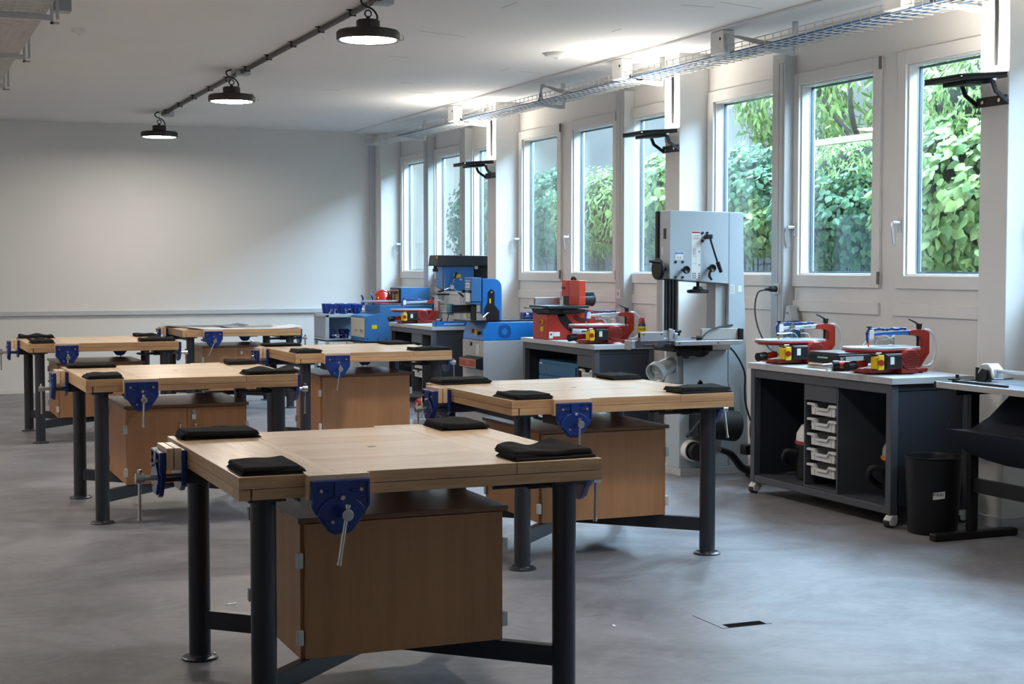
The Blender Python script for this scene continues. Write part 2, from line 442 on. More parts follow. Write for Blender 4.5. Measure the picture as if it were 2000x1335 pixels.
for yy in (9.3, 13.2):
    lamp(-.15, yy, 'added round black fill lamp at the left, out of view')  # unseen lamps added to brighten the left side of the room
for yy in (5.4,):
    lamp(2.93, yy, 'added round black lamp above the foreground, out of view')  # unseen lamp added for more light, at the row's spacing

# wire cable trays
def tray(name, label, x0, x1, z0, hgt, y0, y1, step, loc_bend=0):
    t = thing(name, label, 'cable tray', (0, 0, 0)); g = .0034
    long_ = M()
    nb = max(3, int((x1-x0)/.05))
    for k in range(nb+1): long_.tube([(x0+(x1-x0)*k/nb, y0, z0), (x0+(x1-x0)*k/nb, y1, z0)], g, 6)
    for z in (z0+hgt*.5, z0+hgt):
        for x in (x0, x1): long_.tube([(x, y0, z), (x, y1, z)], g, 6)
    long_.build('long_wires', ZINC, t)
    cr = M(); y = y0
    while y <= y1+.001:
        cr.tube([(x0, y, z0+hgt), (x0, y, z0-.004), (x1, y, z0-.004), (x1, y, z0+hgt)], g, 6); y += step
    cr.build('cross_wires', ZINC, t)
    return t
tr = tray('wire_cable_tray', 'galvanised wire cable tray along the ceiling over the windows', 5.66, 5.90, 3.02, .068, 0., 18.25, .10)
y = 1.3
while y < 18.2:
    b_ = M(); b_.prism([(5.62, 3.002), (5.93, 3.002), (5.93, 2.972), (5.9, 2.965), (5.62, 2.99)], 'y', -.012, .012)
    b_.build('tray_bracket', LGREY, tr, loc=(0, y, 0))
    b_ = M(); b_.box(5.905, 5.93, -.02, .02, 2.97, 3.20); b_.build('wall_channel', ALU, tr, loc=(0, y, 0)); y += 1.93
cab = M()
random.seed(9)
for k in range(4):
    pts = []; y = 1.; x = 5.70+.05*k
    while y < 17.5:
        pts.append((x+random.uniform(-.015, .015), y, 3.033+.006*random.random())); y += .8
    cab.tube(pts, .008, 7, 3)
tag(cab.build('data_cables', mat('cable_blue', (.03, .17, .42), .45)), 'blue data cables lying in the wire tray over the windows', 'cables')
tl = tray('wire_cable_tray', 'wide wire cable tray hanging from the ceiling at top left', .42, .99, 3.06, .06, 6.0, 15.0, .05)
for y in (7.9, 9.8, 11.7, 13.6, 14.9):
    b_ = M(); b_.box(.38, 1.02, -.018, .018, 3.02, 3.052); b_.build('tray_bracket', DUCTG, tl, loc=(0, y, 0))
    b_ = M(); b_.box(1.02, 1.035, -.02, .02, 3.0, 3.22); b_.box(1.055, 1.07, -.02, .02, 3.03, 3.22); b_.box(1.02,1.07,-.02,.02,3.0,3.01); b_.build('ceiling_hanger', DUCTG, tl, loc=(0, y, 0))
tag(M().box(1.05, 1.16, 9.9, 10.02, 3.1, 3.2).build('junction_box', MGREY, bevel=.005), 'grey junction box on the ceiling beside the wide wire tray', 'junction box')
# junction boxes in the window tray with lamp leads
for y, lab in ((7.55, 'nearest'), (9.6, 'next to the grey duct'), (11.2, 'above the middle floodlight'), (15.1, 'above the far floodlight')):
    j = thing('junction_box', 'pale junction box sitting in the window cable tray, '+lab, 'junction box', (5.63, y, 3.03))
    M().box(0, .1, -.09, .09, .006, .17).build('box_body', LABEL, j, bevel=.008)
    k_ = M(); k_.cyl((-.002, -.05, .11), (.004, -.05, .11), .012); k_.build('box_gland', BLACK, j)
for y, lab in ((9.35, 'nearest, before the grey duct'), (12.6, 'over the red sander')):
    lt = thing('cable_loop', 'loop of grey cables rising out of the window tray, '+lab, 'cables', (5.66, y, 3.04))
    for k in range(3):
        M().tube([(.04+.02*k, .35, 0), (0, .2, .08+.02*k), (-.04, 0, .09), (0, -.25, .03-.01*k), (.06, -.4, -.005)], .007, 7, 5).build('cable', mat('cable_grey', (.35, .36, .36), .5), lt)

# floodlights on the columns, glowing upwards
FLOOD_E = emis('flood_glow', (1., .92, .81), 42)
def flood(c, label):
    t = thing('floodlight', label, 'floodlight', (XR, c+.13, 2.45), 0, 'black floodlights on the columns')
    # bracket
    b_ = M(); b_.box(-.012, 0, -.13, .13, -.028, .028)
    b_.build('wall_bracket', BLACK, t, bevel=.003)
    for s in (-1, 1):
        a = M(); a.prism([(-.0, -.03), (-.10, .035), (-.135, .11), (-.11, .12), (-.08, .05), (0, .0)], 'y', s*.13-.006, s*.13+.006); a.build('bracket_arm', BLACK, t, bevel=.002)
        a = M(); a.cyl((-.012, s*.07, 0), (-.018, s*.07, 0), .012, n=6); a.build('bracket_bolt', CHROME, t)
        a = M(); a.cyl((-.115, s*.13, .112), (-.115, s*.15, .112), .014, n=14); a.build('tilt_screw', CHROME, t)
    tilt = Matrix.Translation((-.10, 0, .112)) @ Matrix.Rotation(R(-5), 4, 'Y')
    h_ = M(); h_.box(-.26, .07, -.16, .16, 0, .020); h_.box(-.18, .02, -.10, .10, -.022, 0)
    h_.box(-.26, -.248, -.16, .16, .02, .034); h_.box(.058, .07, -.16, .16, .02, .034); h_.box(-.248, .058, -.16, -.148, .02, .034); h_.box(-.248, .058, .148, .16, .02, .034)
    h_.xf(tilt); h_.build('light_housing', BLACK, t, bevel=.005)
    g_ = M(); g_.box(-.245, .055, -.145, .145, .0202, .0225); g_.xf(tilt); g_.build('light_panel', FLOOD_E, t)
    p = M(); p.tube([(.0-.008, -.03, .20), (-.008, -.03, .56), (-.01, .0, .585), (-.06, .06, .585), (-.17, .10, .585), (-.2, .16, .565), (-.22, .2, .57), (-.24, .26, .6)], .011, 8, 4); p.build('supply_cable', RUBBER, t)
    k_ = M(); k_.box(-.006, 0, .09, .10, .06, .57); k_.build('cable_duct', FRAMEW, t)
flood(6.868, 'black floodlight on the nearest column, at the right edge')
flood(10.683, 'black floodlight on the column behind the grey band saw')
flood(14.574, 'black floodlight on the far column by the blue drill press')
flood(3.015, 'added black floodlight on a near column, out of view')  # unseen floodlight added to help light the room

# ------------------------------------------------------------------ outdoors
STONE = None
def stone_mat():
    m, nt, b = new_mat('stone_wall'); N, L = nt.nodes, nt.links
    tc = N.new('ShaderNodeTexCoord'); mp = N.new('ShaderNodeMapping'); mp.inputs['Rotation'].default_value = (R(90), 0, R(90))
    L.new(tc.outputs['Object'], mp.inputs['Vector'])
    br = N.new('ShaderNodeTexBrick'); br.inputs['Scale'].default_value = 2.6; br.inputs['Mortar Size'].default_value = .03; br.inputs['Mortar Smooth'].default_value = .3; br.inputs['Bias'].default_value = -.2
    br.inputs['Color1'].default_value = (.085, .10, .115, 1); br.inputs['Color2'].default_value = (.13, .15, .165, 1); br.inputs['Mortar'].default_value = (.03, .036, .042, 1)
    br.offset = .37; br.inputs['Brick Width'].default_value = .75; br.inputs['Row Height'].default_value = .32
    no = N.new('ShaderNodeTexNoise'); no.inputs['Scale'].default_value = 3
    L.new(tc.outputs['Object'], no.inputs['Vector'])
    sx = N.new('ShaderNodeSeparateXYZ'); L.new(tc.outputs['Object'], sx.inputs[0])
    cx = N.new('ShaderNodeCombineXYZ')
    wob = N.new('ShaderNodeMath'); wob.operation = 'MULTIPLY_ADD'; wob.inputs[1].default_value = .12
    L.new(no.outputs['Fac'], wob.inputs[0]); L.new(sx.outputs['Z'], wob.inputs[2])
    L.new(sx.outputs['Y'], cx.inputs['X']); L.new(wob.outputs[0], cx.inputs['Y'])
    L.new(cx.outputs[0], br.inputs['Vector']); L.new(br.outputs['Color'], b.inputs['Base Color'])
    b.inputs['Roughness'].default_value = .9
    return m
STONE = stone_mat()
CONC = mat('concrete_facade', (.60, .66, .72), .9, var=.18, scale=1.2, bump=.2)
PALE = mat('pale_render', (.66, .68, .66), .85, var=.05, scale=1)
tag(M().box(9.78, 10.1, -2, 24.2, -.3, 1.80).build('retaining_wall', STONE, bevel=.02), 'grey stone retaining wall outside the windows, below the ivy', 'wall')
tag(M().box(6.35, 60, -6, 60, -.5, -.3).build('garden_ground', mat('garden_soil', (.10, .10, .08), .95, var=.3)), 'ground outside the windows', 'ground')
tag(M().box(10.101, 11.04, -2, 24.2, -.3, 1.9).build('planted_bank', mat('bank_soil', (.05, .06, .035), .95, var=.4)), 'planted bank behind the stone wall outside', 'bank')
t = thing('concrete_building', 'blue-grey concrete building beyond the ivy outside the windows', 'building', (11.2, 18.2, 1.9))
M().box(0, 3, 0, 5.9, 1.15, 5.5).build('facade', CONC, t, bevel=.01)
M().box(-.15, 3, 0, 5.9, .85, 1.15).build('ledge', PALE, t, bevel=.01)
M().box(.1, 3, 0.1, 5.8, -.1, .85).build('lower_wall', PALE, t)
t = thing('rendered_building', 'pale rendered house wall outside the farthest windows', 'building', (9.3, 24.3, -.3))
M().box(0, 5, 0, 16, 0, 7).build('facade', PALE, t, bevel=.01)
p_ = M(); p_.cyl((-.06, 1.9, 0), (-.06, 1.9, 6), .05); p_.build('downpipe', LGREY, t)
tag(M().box(8.36, 8.42, 11.2, 12.62, 2.66, 2.72).build('wooden_rail', mat('rail_wood', (.55, .42, .32), .7, var=.1)), 'pale wooden rail crossing the ivy outside the middle near window', 'rail')

def leaf_mat(name, c1, c2):
    m, nt, b = new_mat(name); N, L = nt.nodes, nt.links
    at_ = N.new('ShaderNodeAttribute'); at_.attribute_name = 'tone'
    mx = N.new('ShaderNodeMix'); mx.data_type = 'RGBA'
    mx.inputs['A'].default_value = (*c1, 1); mx.inputs['B'].default_value = (*c2, 1)
    L.new(at_.outputs['Fac'], mx.inputs['Factor']); L.new(mx.outputs['Result'], b.inputs['Base Color'])
    b.inputs['Roughness'].default_value = .5
    tr_ = N.new('ShaderNodeBsdfTranslucent'); L.new(mx.outputs['Result'], tr_.inputs['Color'])
    ms = N.new('ShaderNodeMixShader'); ms.inputs[0].default_value = .35
    o = nt.nodes['Material Output']
    L.new(b.outputs[0], ms.inputs[1]); L.new(tr_.outputs[0], ms.inputs[2]); L.new(ms.outputs[0], o.inputs['Surface'])
    return m
LEAF_A = leaf_mat('ivy_leaf', (.03, .11, .065), (.11, .24, .11))
LEAF_B = leaf_mat('vine_leaf', (.085, .19, .055), (.32, .42, .145))
LEAF_C = leaf_mat('tree_leaf', (.15, .27, .08), (.38, .50, .18))
def leaves(name, n, size, fn, mt, seed, heart=True):
    """one plant's foliage: n folded leaf blades placed by fn(rand) -> (point, outward normal)"""
    rd = random.Random(seed); vs = []; fs = []; tone = []
    # blade: midrib of six points with curved halves on either side
    wid = [.16, .45, .50, .36, .17, 0.] if heart else [.03, .15, .20, .17, .09, 0.]
    lng = [0, .16, .42, .70, .92, 1.15] if heart else [0, .22, .5, .8, 1.05, 1.3]
    bck = [-.10, 0, .0, .0, .0, 0] if heart else [0]*6
    for i in range(n):
        p, nm = fn(rd)
        s = size*rd.uniform(.38, .95)
        nm = (Vector(nm)+Vector((rd.gauss(0, .5), rd.gauss(0, .5), rd.gauss(0, .5)))).normalized()
        dn = Vector((rd.gauss(0, .5), rd.gauss(0, .6), -1)); dn = (dn-nm*dn.dot(nm)).normalized()
        sd = nm.cross(dn); o = len(vs); c = rd.random(); p = Vector(p); cup = rd.uniform(.1, .5); curl = rd.uniform(.05, .3)
        for w_, l_, k_ in zip(wid, lng, bck):
            for q in (-1, -.55, 0, .55, 1):
                vs.append(tuple(p+sd*(q*w_*s)+dn*((l_+(k_ if abs(q) > .5 else 0))*s)-nm*s*(cup*(q*w_)**2*1.6+curl*l_*l_*.5)))
        for r_ in range(5):
            for q in range(4): fs.append([o+r_*5+q, o+r_*5+q+1, o+r_*5+q+6, o+r_*5+q+5]); tone.append(c)
    me = bpy.data.meshes.new(name); me.from_pydata(vs, [], fs)
    at_ = me.attributes.new('tone', 'FLOAT', 'FACE'); at_.data.foreach_set('value', tone)
    me.materials.append(mt); me.shade_smooth(); me.update()
    return me
def mound(x, y, z, rx, ry, rz):
    def fn(rd):
        while True:
            u = Vector((rd.gauss(0, 1), rd.gauss(0, 1), rd.gauss(0, 1))).normalized()
            if u.x < .25: break
        k = rd.uniform(.76, 1.0)+.10*math.sin(u.y*9+u.z*7)+.07*math.sin(u.y*21-u.z*17)
        return (x+u.x*rx*k, y+u.y*ry*k, z+u.z*rz*k), (u.x-.35, u.y*.6, u.z+.35)
    return fn
def bush(name, label, cat, y, z, ry, rz, n, size, mt, seed, x=9.12, rx=.60, heart=True, stems=6):
    t = thing(name, label, cat, (x, y, 1.8), 0, 'climbing plants on the bank outside')
    o = bpy.data.objects.new('foliage', leaves('foliage', int(n*1.7), size, mound(0, 0, z-1.8, rx, ry, rz), mt, seed, heart)); COL.objects.link(o); o.parent = t
    rd = random.Random(seed); s = M()
    for k in range(stems):
        yy = rd.uniform(-ry, ry)*.7
        s.tube([(.05, yy*.3, -2.09), (.1, yy*.4, -.9), (.1, yy*.6, (z-1.8)*.4), (-.1*rx, yy, (z-1.8)), (.0, yy*1.15, z-1.8+rz*.6)], .007, 6, 4)
    s.ball((.15, 0, z-1.8), rx*.62, ry*.78, rz*.78)  # dark core ball, painting the shade deep between the leaves
    s.build('stems', mat('stems_and_shade_core', (.012, .02, .010), .95, var=.4), t)
    return t
bush('ivy', 'big pale green heart-leaved vine seen through the rightmost window', 'vine', 11.15, 2.05, 1.0, .80, 1500, .125, LEAF_B, 1)
bush('shrub', 'pale feathery shrub high in the rightmost window', 'shrub', 11.3, 3.0, 1.0, .55, 1500, .09, LEAF_B, 2, x=9.5, heart=False)
bush('ivy', 'dark green ivy in the lower half of the middle near window', 'vine', 13.0, 2.0, .95, .52, 1600, .085, LEAF_A, 3)
bush('shrub', 'fine-leaved green shrub above the ivy in the middle near window', 'shrub', 13.1, 2.42, .95, .42, 1900, .075, LEAF_B, 4, x=9.3, heart=False)
bush('ivy', 'dark ivy behind the grey band saw, in the third window from the right', 'vine', 14.9, 2.25, 1.0, .62, 1700, .085, LEAF_A, 5)
bush('shrub', 'light green shrub low down in the third window from the right', 'shrub', 14.6, 1.95, .8, .35, 900, .09, LEAF_B, 6, x=9.0, rx=.45)
bush('ivy', 'light green hanging vine in the window left of the band saw', 'vine', 16.8, 2.25, .95, .62, 1400, .11, LEAF_B, 7)
bush('ivy', 'leafy green vine in the middle window behind the red machines', 'vine', 18.6, 2.25, 1.0, .60, 1700, .09, LEAF_B, 8, heart=False)
bush('ivy', 'green ivy in the window left of the middle one behind the red machines', 'vine', 20.4, 2.25, 1.1, .62, 1700, .09, LEAF_A, 9)
bush('ivy', 'distant ivy at the edge of the pale house wall', 'vine', 22.6, 2.2, 1.2, .8, 1500, .09, LEAF_A, 10)
def tree(label, x, y, z, r, n, seed, trunk):
    t = thing('tree', label, 'tree', (x+.1, y, 1.9), 0, 'trees behind the bank outside')
    o = bpy.data.objects.new('crown', leaves('crown', int(n*1.5), .13, mound(0, 0, z-1.85, r*.8, r, r*.75), LEAF_C, seed, False)); COL.objects.link(o); o.parent = t
    s = M()
    for pts in trunk: s.tube(pts, [.035, .03, .022, .015], 8, 4)
    s.build('trunk', mat('tree_bark', (.10, .085, .075), .9, var=.3), t)
tree('leafy tree with bare branches behind the rail outside the middle near window', 10.6, 14.3, 3.75, 1.5, 2300, 21, [[(0,0,0),(-.5,-.2,.8),(-.9,.1,1.5),(-1.1,.5,2.4)],[(-.5,-.2,.8),(-1.,-.6,1.3),(-1.2,-.9,2.2)],[(-.9,.1,1.5),(-1.2,-.1,1.9),(-1.3,-.2,2.6)]])
tree('leafy tree at the top of the rightmost window outside', 10.4, 12.0, 4.1, 1.35, 1900, 22, [[(0,0,0),(-.1,.1,1),(-.3,.2,2),(-.4,.3,3)]])
tree('yellow-green tree beside the concrete building outside', 10.4, 15.95, 3.55, .92, 1500, 23, [[(0,0,0),(.1,.1,.7),(-.1,.1,1.4),(0,.1,2.2)]])
# ------------------------------------------------------------------ workbenches
W = 1.25; HT = .85
TABLES = [(1.0211,4.6181),(2.8382,6.7687),(1.098,8.9619),(2.8831,11.0608),(1.1679,13.3202),(2.8894,15.6496)]
TNAME = ['nearest workbench', 'right-hand workbench beside the band saw', 'second workbench in the left row', 'middle workbench in front of the tool benches', 'farthest workbench in the left row', 'farthest workbench by the back wall']
def make_vise(parent, ang, is_open):
    e = Matrix.Translation((.625, .625, HT)) @ Matrix.Rotation(ang, 4, 'Z') @ Matrix.Translation((.308-.625, -.625, 0))
    g = .024 if is_open else 0.
    wj = .0
    # front casting: shield-shaped plate with raised dome and rib
    y1 = -(.075 if is_open else .046); y0 = y1-.018
    v = M()
    v.prism([(-.095,-.014),(.095,-.014),(.095,-.098),(.078,-.125),(.040,-.176),(.022,-.186),(-.022,-.186),(-.040,-.176),(-.078,-.125),(-.095,-.098)], 'y', y0, y1)
    dome = [(.078*math.cos(a), -.125+.062*math.sin(a)) for a in [PI*k/12 for k in range(13)]]+[(-.062,-.135),(-.034,-.174),(.034,-.174),(.062,-.135)]
    v.prism(dome, 'y', y0-.010, y0+.004)
    v.box(-.022, .022, y0-.008, y0+.004, -.07, -.015)
    for a in (-.094, .084): v.box(a, a+.010, y0-.006, y0+.004, -.095, -.015)
    v.box(-.09, .09, y0-.006, y0+.004, -.024, -.015)
    for a in (-1, 1): v.box(a*.03, a*.065, y0-.006, y0+.003, -.052, -.044)
    vo = v.build('vise', BLUE, parent, bevel=.003); vo.matrix_local = e
    def sub(m, name, mt, loc=(0,0,0), **k): return m.build(name, mt, vo, loc, **k)
    j = M()
    if is_open:
        j.box(-.1, .1, -.074, -.050, -.078, .001); sub(j, 'wooden_jaw', BEECH_X, bevel=.001)
        j = M(); j.box(-.1, .1, -.046, -.022, -.078, .001); sub(j, 'wooden_jaw', BEECH_X, bevel=.001)
        r = M(); r.box(-.1, .1, -.021, -.002, -.125, -.008); r.prism([(-.10,-.125),(.10,-.125),(.05,-.16),(-.05,-.16)], 'y', -.021, -.002); sub(r, 'rear_jaw', BLUE, bevel=.003)
        r = M(); r.box(-.07, .07, .0, .16, -.135, -.080); sub(r, 'slide_bracket', STEEL, bevel=.004)
    else:
        j.box(-.1, .1, -.045, -.023, -.078, .001); sub(j, 'wooden_jaw', BEECH_X, bevel=.001)
        j = M(); j.box(-.1, .1, -.022, -.0005, -.078, .001); sub(j, 'wooden_jaw', BEECH_X, bevel=.001)
        r = M(); r.box(-.07, .07, .004, .17, -.130, -.080); sub(r, 'slide_bracket', STEEL, bevel=.004)
    r = M()
    for a in (-.055, .055): r.cyl((a, y1, -.118), (a, .30, -.118), .008, n=10)
    sub(r, 'guide_rod', STEEL)
    r = M(); r.cyl((0, y0-.008, -.115), (0, .24, -.115), .010, n=12); sub(r, 'screw', CHROME)
    hd = M(); hd.cyl((0, y0-.012, -.115), (0, y0-.05, -.115), .011, n=16); hd.cyl((0, y0-.046, -.115), (0, y0-.078, -.115), .0185, n=20); sub(hd, 'screw_head', CHROME, bevel=.0015)
    h = M(); h.cyl((0, 0, .026), (0, 0, -.150), .0062, n=10); h.cyl((0,0,.022), (0,0,.032), .0085, n=10); h.cyl((0,0,-.148), (0,0,-.158), .008, n=10)
    sub(h, 'handle', CHROME, (0, y0-.062, -.115))
    for a, z in ((-.066, -.046), (.064, -.046), (-.03, -.145)):
        b_ = M(); b_.cyl((a, y0-.011, z), (a, y0+.002, z), .0055, n=10); sub(b_, 'bolt', mat('brass_bolt', (.55, .45, .25), .35, .8))
    b_ = M(); b_.cyl((0, y0-.022, -.068), (0, y0+.0, -.062), .008, n=10); sub(b_, 'release_pin', CHROME)
    return vo

def make_table():
    t = thing('workbench', 'x', 'workbench', (0, 0, 0), 0, 'four-seat beech workbenches')
    zt = .812; i0, i1 = .315, .935
    for x0, x1, y0, y1, mt in ((0, i0, 0, W, BEECH_Y), (i1, W, 0, W, BEECH_Y), (i0+.0012, i1-.0012, 0, i0, BEECH_X), (i0+.0012, i1-.0012, i1, W, BEECH_X)):
        b_ = M().box(x0, x1, y0, y1, zt, HT); b_.mi = [0, 0, 1, 2, 1, 2]        # top wood, then sides with shade in the colour and stronger grain
        b_.build('top_board', [mt, EDGE_SHADE_X, EDGE_SHADE_Y], t, bevel=.0012, seg=1)
    M().box(i0+.0012, i1-.0012, i0+.0012, i1-.0012, zt, HT).build('top_panel', BEECH_X, t, bevel=.0012, seg=1)
    M().lathe([(.016, 0), (.016, .0006), (0, .0006)], n=20).build('centre_plug', mat('wood_knot', (.10, .055, .03), .5), t, loc=(.625, .625, HT))
    z0 = .777; a = .036
    for sgn in (0, 1):
        y0, y1 = ((0, .09), (W-.09, W))[sgn]
        m = M(); m.box(0 if sgn else a+.006, W-a-.006 if sgn else W, y0, y1, z0, zt-.0015)
        if sgn: m.box(W-a, W, y0, y1, z0, zt-.0015)
        else: m.box(0, a, y0, y1, z0, zt-.0015)
        m.build('apron_board', EDGE_SHADE_X, t, bevel=.001, seg=1)
        x0, x1 = ((0, .09), (W-.09, W))[sgn]
        M().box(x0, x1, .0905, W-.0905, z0, zt-.0015).build('apron_board', EDGE_SHADE_Y, t, bevel=.001, seg=1)
    # steel frame
    LI = .098
    for x in (LI, W-LI):
        for y in (LI, W-LI):
            l = M(); l.cyl((0,0,.008), (0,0,z0-.012), .041, n=28); l.box(-.06, .06, -.06, .06, z0-.014, z0-.001)
            lo = l.build('leg', STEEL, t, (x, y, 0))
            p = M(); p.lathe([(.070,0),(.070,.006),(.066,.009),(.044,.011),(.041,.018)], n=32); p.build('foot_plate', STEEL, lo)
            p = M()
            for s in range(3): p.cyl((.056*math.cos(s*2.1), .056*math.sin(s*2.1), .008), (.056*math.cos(s*2.1), .056*math.sin(s*2.1), .014), .006, n=6)
            p.build('floor_screw', CHROME, lo)
    for k in (0, 1):
        b_ = M(); L = (W-2*LI)*math.sqrt(2)/2-.03
        b_.box(-L, L, -.020, .020, -.035, .035)
        b_.build('cross_brace', STEEL, t, (.625, .625, .155+(.0005 if k else 0)), (0, 0, R(45 if k == 0 else -45)), bevel=.003)
    for x in (LI, W-LI):
        M().box(x-.018, x+.018, LI, W-LI, z0-.045, z0-.002).build('top_rail', STEEL, t, bevel=.003)
    make_vise(t, 0, False); make_vise(t, PI/2, False); make_vise(t, PI, False); make_vise(t, -PI/2, True)
    return t
proto = make_table()
benches = [proto]+[dup(proto) for _ in range(5)]
TL = ['nearest beech workbench with dark steel legs, at the front left',
      'right-hand beech workbench with pale grained front edge, in front of the grey band saw',
      'second beech workbench in the left row, over a two-door cabinet with a lock',
      'middle beech workbench in front of the grey tool bench with the drill press',
      'beech workbench at far left with dark legs against the back wall',
      'farthest beech workbench near the back wall, with paper sheets on top']
rdh = random.Random(3)
for b_, (x, y), lab in zip(benches, TABLES, TL):
    b_.location = (x, y, 0); b_['label'] = lab
tilts = {0: [R(9), R(-2), 0, R(3)], 1: [R(1), R(14), 0, 0], 2: [R(1), R(-2), .1, 0], 3: [R(8), R(6), 0, .05], 4: [R(3), 0, .2, 0], 5: [R(24), 0, .9, .3]}
for i, b_ in enumerate(benches):
    vs_ = [c for c in b_.children if c.name.startswith('vise')]
    for v_, a in zip(vs_, tilts[i]):
        for h in v_.children:
            if h.name.startswith('handle'): h.rotation_euler = (0, a, 0)

# under-bench cabinets -------------------------------------------------------
HCLIP = mat('hinge_clip', (.60, .61, .60), .4)
def cabinet(i, doors, label):
    x, y = TABLES[i]
    t = thing('bench_cabinet', label, 'cabinet', (x, y, .1915), 0, 'beech cabinets under the workbenches')
    h = .478; x0, x1, y0, y1 = .262, .988, .268, 1.0
    M().box(x0, x1, y0, y1, 0, h-.018).build('carcass', CABW, t, bevel=.001)
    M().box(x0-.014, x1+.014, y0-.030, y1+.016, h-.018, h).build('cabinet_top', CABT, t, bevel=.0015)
    if doors:
        for k, (a, b_) in enumerate(((x0+.002, .6235), (.6265, x1-.002))):
            d = M().box(a, b_, y0-.020, y0-.002, .004, h-.022).build('door', CABW, t, bevel=.0012)
            hx = b_-.045 if k == 0 else a+.045
            g = M(); g.tube([(hx, y0-.02, h-.112), (hx, y0-.045, h-.115), (hx, y0-.048, h-.142), (hx, y0-.045, h-.172), (hx, y0-.02, h-.175)], .0045, 8, 4); g.build('door_handle', CHROME, d)
            if k == 1:
                g = M(); g.cyl((hx-.008, y0-.02, h-.043), (hx-.008, y0-.027, h-.043), .010, n=16); g.box(hx-.011, hx-.005, y0-.045, y0-.027, h-.046, h-.040); g.build('lock', CHROME, d)
                g = M(); g.box(hx-.019, hx+.005, y0-.030, y0-.027, h-.093, h-.063); g.tube([(hx-.008, y0-.035, h-.046), (hx-.004, y0-.033, h-.058), (hx-.007, y0-.03, h-.065)], .0018, 6); g.build('key_tag', LABEL, d)
    else:
        M().box(x0+.012, x1-.004, y0-.020, y0-.002, .003, h-.022).build('front_panel', CABW, t, bevel=.0012)
    for xx, s in ((x0, -1), (x1, 1)):
        for z in (.075, .335):
            g = M(); g.box(xx-.016 if s < 0 else xx-.006, xx+.006 if s < 0 else xx+.016, y0-.024, y0-.001, z-.026, z+.026)
            g.build('hinge_clip', HCLIP, t, bevel=.004)
    for z in (.05, .36):
        g = M(); g.box(x0-.012, x0, y1-.03, y1+.0, z, z+.05); g.build('rear_hinge', MGREY, t, bevel=.002)
    return t
cabinet(0, False, 'brown beech cabinet hanging under the nearest workbench')
cabinet(1, False, 'brown beech cabinet under the right-hand workbench by the band saw')
cabinet(2, True, 'two-door brown cabinet with lock and key tag under the second workbench of the left row')
cabinet(3, False, 'brown cabinet with a shadow on its front under the middle workbench')
cabinet(4, False, 'brown cabinet under the workbench at far left')
cabinet(5, True, 'two-door brown cabinet under the farthest workbench by the back wall')

# folded aprons ----------------------------------------------------------------
def apron(x, y, w, d, h, seed, rz, label, wave=0.):
    """folded cloth: three soft leaves lying on each other"""
    rd = random.Random(seed); m = M(); nx, ny = 40, 30
    layers = 3; ph = [rd.uniform(0, 6.28) for _ in range(10)]
    zb = 0.
    top_prev = [[.0 for _ in range(ny+1)] for _ in range(nx+1)]
    for k in range(layers):
        ox, oy = rd.uniform(-.008, .008), rd.uniform(-.008, .008)
        sw, sd = w*(1-.02*k-rd.uniform(0, .03)), d*(1-.02*k-rd.uniform(0, .03))
        cn = [rd.uniform(-.012, .012) for _ in range(4)]
        lo, up = [], []
        for i in range(nx+1):
            u = i/nx*2-1
            for j in range(ny+1):
                v = j/ny*2-1
                px = ox+sw/2*u*(1-.02*v*v)+cn[0]*v*abs(u)*.6
                py = oy+sd/2*v*(1-.03*u*u)+cn[1]*u*abs(v)*.6
                edge = min(1-abs(u), 1-abs(v))
                rnd = math.sqrt(max(0., min(1., edge/.055)))
                base = top_prev[i][j]
                wv = wave*(.5+.5*math.sin(u*5.2+ph[3]))*(.5+.5*v) if k else 0
                th = h/layers*(.30+.70*rnd)*(1+.13*math.sin(u*2.1+ph[k])*math.cos(v*1.7+ph[k+3])+.05*math.sin(u*7+v*4+ph[k+5]))
                low = base + wv*(.6 if k == 1 else .0) + (.0035 if k else 0)*(1-rnd)
                up.append((px, py, low+th)); lo.append((px, py, low))
                top_prev[i][j] = low+th
        o = len(m.v); m.v += lo+up; N_ = (nx+1)*(ny+1)
        ix = lambda i, j: i*(ny+1)+j
        def F(f): m.f.append([o+q for q in f]); m.mi.append(0)
        for i in range(nx):
            for j in range(ny):
                F((N_+ix(i,j), N_+ix(i+1,j), N_+ix(i+1,j+1), N_+ix(i,j+1))); F((ix(i,j), ix(i,j+1), ix(i+1,j+1), ix(i+1,j)))
        for i in range(nx):
            F((ix(i,0), ix(i+1,0), N_+ix(i+1,0), N_+ix(i,0))); F((ix(i,ny), N_+ix(i,ny), N_+ix(i+1,ny), ix(i+1,ny)))
        for j in range(ny):
            F((ix(0,j), N_+ix(0,j), N_+ix(0,j+1), ix(0,j+1))); F((ix(nx,j), ix(nx,j+1), N_+ix(nx,j+1), N_+ix(nx,j)))
    o = m.build('folded_apron', CLOTH, None, (x, y, HT+.0008), (0, 0, rz), angle=75, recalc=False)
    return tag(o, label, 'apron', 'folded black aprons on the workbenches')
CORN = {'FL': (.118, .155, .205, .27, 'front left'), 'BL': (.172, 1.150, .315, .20, 'back left'), 'FR': (1.098, .128, .315, .20, 'front right'), 'BR': (1.145, 1.125, .205, .27, 'back right')}
short = ['nearest workbench', 'right-hand workbench by the band saw', 'second workbench of the left row', 'middle workbench', 'workbench at far left']
sd = 10
